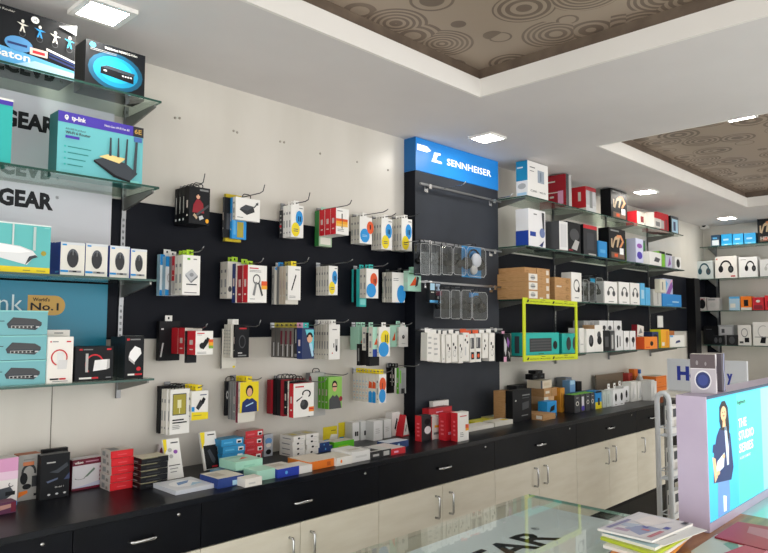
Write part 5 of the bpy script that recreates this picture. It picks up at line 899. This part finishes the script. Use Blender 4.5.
fl('black box with white cap standing right of the brown pile', 549.3, 556.5, -.22, ZT+.0005, .113, .14, 'black', [('r', .2, .1, .5, .25, 'lgrey')], top='d8d8d8')
fl('bright blue box with a black device picture in the parts pile', 547, 556.5, -.31, ZT+.0005, .10, .07, '1f8fd0', [('p', [(.25,.3),(.75,.4),(.8,.75),(.4,.65)], 'ink'), ('r', .1, .0, .9, .2, 'ink'), ('r', .4, .04, .6, .14, W)])
fl('tall orange box standing upright behind the blue box', 558, 562.5, -.25, ZT+.0005, .17, .08, 'c98a2c', [('r', .2, .2, .4, .8, 'a86a1c')])
fl('dark blue box with grey back by the wall right of the orange box', 566, 572, -.10, ZT+.0005, .215, .08, '3f5878', [('r', 0, .5, 1, 1, '6f7a88')], left='grey')
fl('light blue phone accessory box standing in front of the navy box', 570, 575.5, -.19, ZT+.0005, .205, .06, '6f9cc8', [('r', .1, .85, .9, 1, 'lsky'), ('e', .5, .35, .3, .1, 'ink')])
fl('black wedge-shaped box right of the light blue box', 577, 582, -.13, ZT+.0005, .18, .06, 'black', [('r', .3, .4, .7, .5, 'dgrey')])
fl('blue and black display tray behind the green-topped boxes', 571, 592, -.20, ZT+.0005, .118, .05, '2c5f94', [('r', 0, 0, 1, .5, 'navy')])
for k, (a, b) in enumerate(((574.5, 580), (580.6, 585), (585.6, 590), (590.6, 594.5))):
    fl(('first', 'second', 'third', 'fourth')[k]+' green-topped dark box of the row of four on the worktop', a, b, -.34, ZT+.0005, .125, .08, '3c3e42', [('e', .5, .5, .28, .13, 'offwhite'), ('e', .5, .5, .16, .08, 'ink'), ('r', .3, .8, .7, .84, 'lgrey'), ('r', .15, .02, .85, .18, 'dgrey')] if k != 1 else [('r', .25, .2, .75, .85, 'd6d4da'), ('e', .5, .2, .35, .14, 'purple')], name='earphone_box', top='7cc840', left='2c2e32', group='green-topped dark boxes')
fl('blue and yellow box right of the green-topped boxes', 595.3, 601.5, -.34, ZT+.0005, .13, .07, '1f86cc', [('r', 0, 0, 1, .38, 'e0d020'), ('r', .4, .2, .7, .6, 'ink'), ('r', 0, .9, 1, 1, 'ink')], name='earphone_box')
for k, (a, b) in enumerate(((602.5, 606), (606.5, 610.5))):
    fl(('left', 'right')[k]+' pale grey-green box between the yellow and white boxes', a, b, -.34, ZT+.0005, .12, .08, 'b9c4be', [('r', .3, .2, .6, .8, 'a4b0aa')], name='earphone_box', group='pale grey-green boxes')
for k, (a, b, Y) in enumerate(((611.5, 617, -.36), (617.6, 623.5, -.36), (624, 629, -.30))):
    o = fl(('first', 'second', 'third')[k]+' white box with a black oval mouse picture on the worktop', a, b, Y, ZT+.0005, .125, .07, 'e4e6e8', [('e', .52, .52, .20, .25, 'ink'), ('r', .3, .06, .7, .1, 'grey')], name='mouse_box', group='white mouse boxes on the worktop')
    MB().box((-.018, .02, .125), (.018, .022, .165), W).art('front', [], .1, .1, .1).box((-.005, .0185, .142), (.005, .0199, .152), 'ink').build('hang_tab', o)
# acrylic case with white packets
t = thing('display_case', 'clear acrylic case holding white packets near the end of the worktop', 'case', (X_(616, 400, -.22)+.27, -.13, ZT+.001))
MB().box((-.27, -.10, 0), (.27, -.096, .10), CLEAR).box((-.27, .096, 0), (.27, .10, .19), CLEAR).box((-.27, -.096, 0), (-.266, .096, .17), CLEAR).box((.266, -.096, 0), (.27, .096, .17), CLEAR).build('panels', t)
MB().box((-.265, .08, .002), (.265, .09, .20), '7a6a58').build('back_board', t)
for k, (a, b, h, Y, body) in enumerate(((631, 636.5, .155, -.32, 'dcdcd8'), (637, 642.5, .155, -.33, 'e2e2de'), (643, 648.5, .155, -.34, 'd9dad8'), (649, 654.8, .155, -.345, 'e0e0de'))):
    fl(('first', 'second', 'third', 'fourth, black-spotted')[k]+' white bagged packet in front of the acrylic case', a, b, Y, ZT+.0005, h, .08, body, [('p', [(.1,.1),(.6,.2),(.4,.8)], 'c6c8c8'), ('p', [(.5,.4),(.9,.3),(.8,.9)], 'ececec')] + ([('e', .35, .4, .22, .1, 'ink'), ('e', .75, .5, .18, .1, 'ink')] if k == 3 else []), name='packet', group='white bagged packets')
fl('red and grey small packet standing in the acrylic case', 629, 633, -.10, ZT+.004, .19, .05, 'b8433c', [('r', .2, .2, .8, .5, 'lgrey')], name='packet')
fl('small orange box standing in the acrylic case', 635, 638.5, -.10, ZT+.004, .22, .05, 'e07a2e', name='packet', art=[('r', .2, .3, .8, .5, 'yellow')])
t = thing('spray_bottle', 'small clear bottle with a blue cap behind the white packets', 'bottle', (X_(640, 395, -.17), -.17, ZT+.004))
MB().tube([(0, 0, 0), (0, 0, .02), (0, 0, .14), (0, 0, .17), (0, 0, .19)], [.03, .032, .032, .014, .012], 'd0d4d6', 14).build('body', t); MB().tube([(0, 0, .19), (0, 0, .225)], .014, '2a62a8', 12).build('cap', t)
for k in range(2):
    fl(('lower', 'upper')[k]+' orange carton at the far end of the worktop behind the trolley', 656.5, 667, -.30, ZT+.0005+.086*k, .085, .12, 'd8742a', [('r', 0, .85, 1, .9, 'b85a1c'), ('r', .2, .3, .5, .4, 'c8651f')], name='carton', top='ddd6c8', group='orange cartons')
# ------------------------------------------------------------------ white tubular trolley
TX = 4.2; q1, q2 = onp(658, 440, 0, TX), onp(670, 440, 0, TX); zt = float(onp(662, 393, 0, TX)[2])
ya, yb_ = float(q1[1]), float(q2[1]); t = thing('trolley', 'white tubular wire trolley behind the magazines, left of the lilac screen stand', 'trolley', (TX, ya, 0))
TW = M('d8dde2', .3)
def loop(x, m):
    L = yb_-ya; r = .04 
    pts = [(x, 0, .03), (x, 0, zt-.05)] + [(x, L/2-L/2*math.cos(PI*i/8), zt-.05+.05*math.sin(PI*i/8)) for i in range(1, 8)] + [(x, L, zt-.05), (x, L, .03)]
    return MB().tube(pts, .016, m, 10)
loop(0, TW).build('frame', t); MB().tube([(.55, 0, .03), (.55, 0, .97)], .012, TW, 8).tube([(.55, yb_-ya, .03), (.55, yb_-ya, .97)], .012, TW, 8).build('frame', t)
for z in (.40, .66, .92):
    m = MB(); 
    for i in range(8): m.tube([(0, (yb_-ya)*i/7, z), (.55, (yb_-ya)*i/7, z)], .003, TW, 5)
    for i in range(12): m.tube([(.05*i, 0, z), (.05*i, yb_-ya, z)], .003, TW, 5)
    m.tube([(0, 0, z+.05), (.55, 0, z+.05), (.55, yb_-ya, z+.05), (0, yb_-ya, z+.05)], .004, TW, 6, True).build('basket', t)
for x in (0, .55):
    for y in (0, yb_-ya): MB().tube([(x-.01, y, .03), (x+.01, y, .03)], .03, 'dgrey', 12).build('wheel', t)
for k, z in enumerate((.405, .665, .925)):
    for j in range(2):
        carton('charger_box', ('lower', 'middle', 'upper')[k]+' basket white box on the trolley, '+('nearer', 'farther')[j], 'box', (TX+.15+.2*j, (ya+yb_)/2, z), .14, abs(yb_-ya)*.6, .17, 'dcdcda', [('r', .1, .6, .9, .9, 'slate'), ('r', .2, .2, .8, .5, 'c8c4c0')], lart=[('r', .15, .5, .85, .85, 'charcoal'), ('r', .2, .15, .8, .35, 'pink' if k == 0 else 'grey')], left='dcdcda', group='white boxes in the trolley baskets')
# ------------------------------------------------------------------ glass display counter with poster
ZG = .95; gx0, gx1, gy0, gy1 = -.1, 2.285, -1.795, -1.265
t = thing('display_counter', 'glass-topped display counter with a pale blue lettered poster in the foreground', 'counter', (gx0, gy0, 0)); w, d = gx1-gx0, gy1-gy0
MB().box((0, 0, ZG-.010), (w, d, ZG), TGLASS, front=GEDGE, right=M('6f8f82', .2), left=GEDGE).build('glass_top', t)
MB().box((0, d-.008, .45), (w-.001, d-.001, ZG-.011), TGLASS).box((w-.008, 0, .45), (w-.001, d-.009, ZG-.011), TGLASS).build('glass_side', t)
MB().box((.0, .0, .0), (w, d, .449), M('c8c4ba', .5)).build('base', t)
MB().box((.02, .02, .70), (w-.03, d-.03, .708), TGLASS, front=GEDGE).build('inner_shelf', t)
ps = MB().box((.02, .03, ZG-.016), (w-.07, d-.085, ZG-.0135), M('e4eef3', .4))
V, Fs, tw = text_geo('NETGEAR', .025); Rx = 1.93-gx0; cap = .112; k = cap/.7; kx = k*1.22
ps.add([(Rx-tw*kx+a*kx, (-1.600-gy0)+b*k, ZG-.0128) for a, b in V], Fs, M('ink', .5))
V, Fs, tw = text_geo('®', 0); ps.add([(Rx+.012+a*.036, (-1.600-gy0)+cap-.02+b*.036, ZG-.0128) for a, b in V], Fs, M('dgrey', .5))
ps.build('poster', t)
# second counter with wood end and glass top
t = thing('service_counter', 'wood-ended service counter carrying the lilac screen stand', 'counter', (1.95, -2.9, 0))
MB().box((0, 0, 0), (2.05, 1.10, ZG-.030), M('b9b2a8', .5)).build('body', t)
MB().box((0, 0, ZG-.0295), (.62, 1.10, ZG-.001), WOOD).build('wood_top', t)
MB().box((.62, 0, ZG-.0295), (2.05, 1.10, ZG-.001), M('a9d4d8', .08)).build('glass_top', t)
# lilac light box
KX0, KX1, KY0, KY1, KZ = 2.30, 3.75, -1.935, -1.842, 1.392
KX0 = float(onp(707.5, 460, 1, KY0)[0]); kb = float(onp(707, 396.8, 1, KY0)[2]); KZ = kb
t = thing('light_box', 'lilac light box with a bright cyan headphone advert on the counter', 'light box', ((KX0+KX1)/2, KY0, ZG)); w = KX1-KX0; h = KZ-ZG; x0 = -w/2
m = MB(); m.box((x0, .004, 0), (-x0, KY1-KY0, h), KIOSK)
m.box((x0, 0, 0), (x0+.008, .004, h), KIOSK).box((x0+.008, 0, 0), (-x0, .004, .028), KIOSK).box((x0+.008, 0, h-.008), (-x0, .004, h), M('2a4a68', .4)).build('casing', t)
sw, sh = w-.012, h-.040
def E_(c, e=1.0): return M(c, .4, 0, e, .2)
scr = MB(); scr.box((x0+.008, .0005, .030), (-x0-.004, .0035, h-.010), E_('38bfe0', .38))
def sp(u, v, e): return (x0+.010+min(u*1.75, 1.4), .0003-e, .032+v*(h-.044))
def sq(pts, c, e=1.0, lv=1): scr.add([sp(u, v, .0003*lv) for u, v in pts], [tuple(range(len(pts)))], E_(c, e))
sq([(.0,0),(.165,0),(.165,1),(.0,1)], '48b8e4', .38, 1); sq([(.165,0),(.33,0),(.33,1),(.165,1)], '58d0b4', .38, 1); sq([(.33,0),(.60,0),(.60,1),(.33,1)], '8fdcd8', .38, 1); sq([(.60,0),(1.3,0),(1.3,1),(.60,1)], 'a4dfe4', .38, 1)
def el(cu, cv, ru, rv, c, lv): sq([(cu+ru*math.cos(2*PI*i/24), cv+rv*math.sin(2*PI*i/24)) for i in range(24)], c, .5, lv)
# the woman in a dark jacket holding a tablet
sq([(.040,0),(.105,0),(.110,.14),(.108,.30),(.045,.30),(.042,.12)], '6288ba', .5, 2); sq([(.072,.02),(.086,.02),(.090,.14),(.072,.16)], 'd8ecf2', .5, 3)
sq([(.022,.30),(.120,.26),(.135,.36),(.128,.52),(.122,.66),(.100,.74),(.062,.74),(.045,.68),(.028,.55)], '25305a', .5, 3)
sq([(.088,.74),(.100,.74),(.112,.60),(.108,.40),(.098,.40)], 'c4d8e8', .38, 4)
sq([(.062,.80),(.064,.92),(.078,.965),(.096,.965),(.112,.90),(.118,.72),(.108,.55),(.102,.70),(.070,.72)], '1b1c22', .38, 4)
el(.086, .855, .016, .065, 'd6a880', 5); sq([(.080,.80),(.094,.80),(.096,.74),(.078,.74)], 'd6a880', .5, 5)
sq([(.080,.842),(.092,.842),(.090,.832),(.082,.832)], 'b0504a', .5, 6); el(.081, .868, .002, .006, '2a2024', 6); el(.092, .868, .002, .006, '2a2024', 6)
sq([(.030,.36),(.078,.40),(.085,.52),(.045,.47)], 'cfe0e6', .5, 5); sq([(.018,.52),(.034,.50),(.044,.34),(.028,.30)], 'd6a880', .5, 5); el(.046, .37, .010, .020, 'd6a880', 6); el(.078, .49, .008, .018, 'd6a880', 6)
sq([(.020,.56),(.036,.53),(.034,.62),(.024,.62)], '25305a', .5, 5)
for s_, u, v, cap, wd, c in (('logitech', .170, .905, .030, .050, '1f3a44'), ('THE', .172, .69, .078, .052, 'f2fbf8'), ('STUDIO', .172, .575, .078, .098, 'f2fbf8'), ('SERIES', .172, .46, .078, .092, 'f2fbf8'), ('ALL-DAY COMFORT', .174, .40, .022, .07, 'd8f4ee')):
    V, Fs, tw = text_geo(s_, .02); k = wd/tw; kk = cap*(h-.044)/.7
    scr.add([sp(u+a*k, v+b*kk/(h-.044), .0015) for a, b in V], Fs, E_(c, .45))
el(.46, .40, .06, .13, 'e89aa6', 2); el(.46, .40, .035, .08, 'f2c6cc', 3); el(.46, .62, .03, .05, 'f4f4f4', 3)
scr.build('screen', t)
# boxes on the light box
p = onp(690, 389, 2, KZ)
def kbox(lab, xl, xr, Y, yt, d, body, art, rotz, **kw):
    x0 = X_(xl, 388, Y); x1 = X_(xr, 388, Y); z1 = float(onp(xl, yt, 1, Y)[2]); w_ = (x1-x0)
    return carton('gadget_box', lab, 'box', ((x0+x1)/2, Y+d/2, KZ+.0006), w_, d, z1-KZ, body, art, rot=(0, 0, rotz), **kw)
o = carton('gadget_box', 'grey box with a large dark blue disc standing on the lilac light box', 'box', (KX0+.140, -1.884, KZ+.0006), .070, .076, .130, 'd2ced2', [('p', [(.2,.3),(.6,.4),(.5,.9),(.3,.8)], 'a8a0a8'), ('r', .4, .5, .7, .7, '6f6a80')], left='b4b0b8', top='d0cac2',
    lart=[('r', 0, .64, 1, 1, '5a5054'), ('r', 0, .62, 1, .64, 'dcd8dc'), ('e', .5, .34, .34, .25, 'dcdce0'), ('e', .5, .34, .29, .21, '28366c'), ('e', .5, .34, .2, .14, '34448a'), ('e', .28, .78, .05, .06, '8a8488'), ('e', .62, .76, .04, .05, '8a8488')], rot=(0, 0, .25))
carton('gadget_box', 'dark grey box with a pale wave print beside the blue disc box', 'box', (KX0+.235, -1.886, KZ+.0006), .05, .060, .130, '4c4854', [('p', [(.4,0),(.7,.3),(.4,.6),(.6,1),(.8,1),(.65,.6),(.95,.3),(.7,0)], '9aa0c0')], left='5a545c', top='c8c2ba', rot=(0, 0, .1))
# white sign behind
SXp = 5.2; a = onp(667, 358.5, 0, SXp); b = onp(746.5, 362, 0, SXp); c = onp(667, 386, 0, SXp)
hh = float(a[2]-c[2])+.03; ww = float(a[1]-b[1])
sgn = MB().box((-ww/2, 0, 0), (ww/2, .03, hh), 'ccd0d6')
sgn.art('front', [('t', .13, .36, .40, 'Ho', '2a3a9a', .05, .30), ('t', .76, .40, .30, 'y', '2a3a9a', .05, .07)], ww, -.0, hh)
o = sgn.build('sign_board', None, (SXp, float(a[1]+b[1])/2, float(a[2])-hh), (0, 0, -PI/2)); tag(o, 'white board with large blue letters standing behind the lilac light box', 'sign')
zz = float(a[2])-hh
t = thing('side_table', 'low white table carrying the white board with blue letters', 'table', (SXp+.1, float(a[1]+b[1])/2, 0))
MB().box((-.22, -ww/2-.02, zz-.031), (.22, ww/2+.02, zz-.001), M('d8d4ca', .4)).build('tabletop', t)
for sx in (-.19, .19):
    for sy in (-ww/2+.02, ww/2-.02): MB().box((sx-.015, sy-.015, 0), (sx+.015, sy+.015, zz-.0315), STEEL).build('leg', t)
# ------------------------------------------------------------------ magazines
def mag(label, corners, z, th, cover, art, name='magazine', edge='e4e2dc', group=None):
    """corners: px of left, far, right, near corner"""
    P_ = [onp(x, y, 2, z+th) for x, y in corners]; c0 = sum(P_)/4; o_ = np.array([c0[0], c0[1], z])
    L = [tuple(p-o_) for p in P_]
    mb = MB(); V = [(x, y, 0) for x, y, _ in L] + [(x, y, th) for x, y, _ in L]
    mb.add(V, [(0,3,7,4), (3,2,6,7), (2,1,5,6), (1,0,4,5), (0,1,2,3)], edge).add(V, [(7,6,5,4)], cover)
    O = np.array(L[3]); U = np.array(L[2])-O; Vv = np.array(L[0])-O     # near corner origin: u to the right corner, v to the left corner
    for k, it in enumerate(art):
        n = np.array([0, 0, .0004+.0003*k])
        pts = it[1] if it[0] == 'p' else [(it[1], it[2]), (it[3], it[2]), (it[3], it[4]), (it[1], it[4])]
        mb.add([O+U*u+Vv*v+n for u, v in pts], [tuple(range(len(pts)))], it[-1])
    return tag(mb.build(name, None, tuple(o_)), label, 'magazine', group)
mg = [('lowest magazine of the pile, blue-edged, on the glass counter', [(604,560),(628,528),(684,540),(650,576)], '2a62b0'), ('orange magazine in the lower part of the pile', [(610,553),(634,525),(688,537),(656,570)], 'e09030'),
      ('white magazine under the lime green one', [(603,545),(636,522),(692,534),(655,560)], 'dcdcd4'), ('lime green magazine below the top ones of the pile', [(600.5,537),(636,517),(697,530),(655,554)], 'b4c436'), ('pale blue magazine just under the white sheet', [(602,533),(638,515),(695,527),(655,548)], 'a8c4cc')]
z = ZG+.0006
for k, (l, c, col) in enumerate(mg): mag(l, c, z, .008, col, [('r', .1, .1, .9, .3, 'lgrey')], edge=col if k in (0, 1, 3) else 'e4e2dc'); z += .0084
mag('white sheet sticking out to the right under the top magazine', [(620,531),(650,514.5),(707,530),(664,545.5)], z, .002, 'dfe2e2', [('r', .1, .2, .5, .25, 'lgrey')]); z += .0024
mag('top magazine of the pile with a pale purple and white cover', [(597.5,528.5),(638.7,511.8),(693,523.5),(652,541)], z, .006, 'cfd0d8', [('r', .04, .04, .96, .96, 'dcdce2'), ('p', [(.1,.3),(.5,.2),(.52,.55),(.25,.7)], '9aa4c6'), ('r', .12, .55, .22, .8, 'b4a0b8'), ('p', [(.3,.62),(.5,.6),(.45,.85),(.32,.84)], 'b8c4d8'), ('r', .30, .30, .36, .44, 'c07a88'), ('r', .4, .4, .46, .5, '5a64b0'), ('p', [(.45,.45),(.9,.3),(.95,.75),(.6,.8)], 'e6e2e4'), ('r', .1, .85, .6, .93, '8a8ab0'), ('r', .08, .08, .4, .16, 'c07a88'), ('r', .5, .1, .6, .2, '5a64b0'), ('r', .85, .03, .95, .12, 'charcoal')])
mag('magazine with a green and white cover at the bottom right', [(691,551),(717,534),(790,552),(752,580)], ZG, .007, 'c6d0c8', [('p', [(.3,.2),(.9,.1),(.95,.7),(.5,.8)], '7fae9c'), ('p', [(.5,.5),(.9,.4),(.8,.8)], 'e0e4dc')])
mag('maroon folder lying beside the green magazine at the bottom right', [(714.5,536.5),(738,521.5),(800,532),(784,554)], ZG+.0078, .005, 'b23848', [('p', [(.4,.3),(.8,.3),(.75,.7),(.45,.65)], 'c0707a')], name='folder', edge='8a2836')
mag('pink magazine at the very bottom below the light box', [(716,556),(745,545),(800,560),(770,590)], ZG+.0140, .004, 'c04a5a', [('r', .2, .2, .8, .5, 'd87a86')])
# ------------------------------------------------------------------ camera, world, view
cam = bpy.data.cameras.new('camera'); co = bpy.data.objects.new('camera', cam); COL.objects.link(co)
cam.sensor_width = 36; cam.lens = F/768*36; cam.clip_start = .01
mat = Matrix.Identity(4)
for i in range(3): mat[i][0] = RT[i]; mat[i][1] = UP[i]; mat[i][2] = -FW[i]; mat[i][3] = EYE[i]
co.matrix_world = mat
sc = bpy.context.scene; sc.camera = co
w = bpy.data.worlds.new('world'); sc.world = w; w.use_nodes = True
w.node_tree.nodes['Background'].inputs[0].default_value = (1.0, .985, .96, 1); w.node_tree.nodes['Background'].inputs[1].default_value = 1.2
sc.view_settings.view_transform = 'Standard'; sc.view_settings.look = 'None'; sc.view_settings.exposure = 1.08; sc.view_settings.gamma = 1.0
sc.view_settings.use_curve_mapping = False
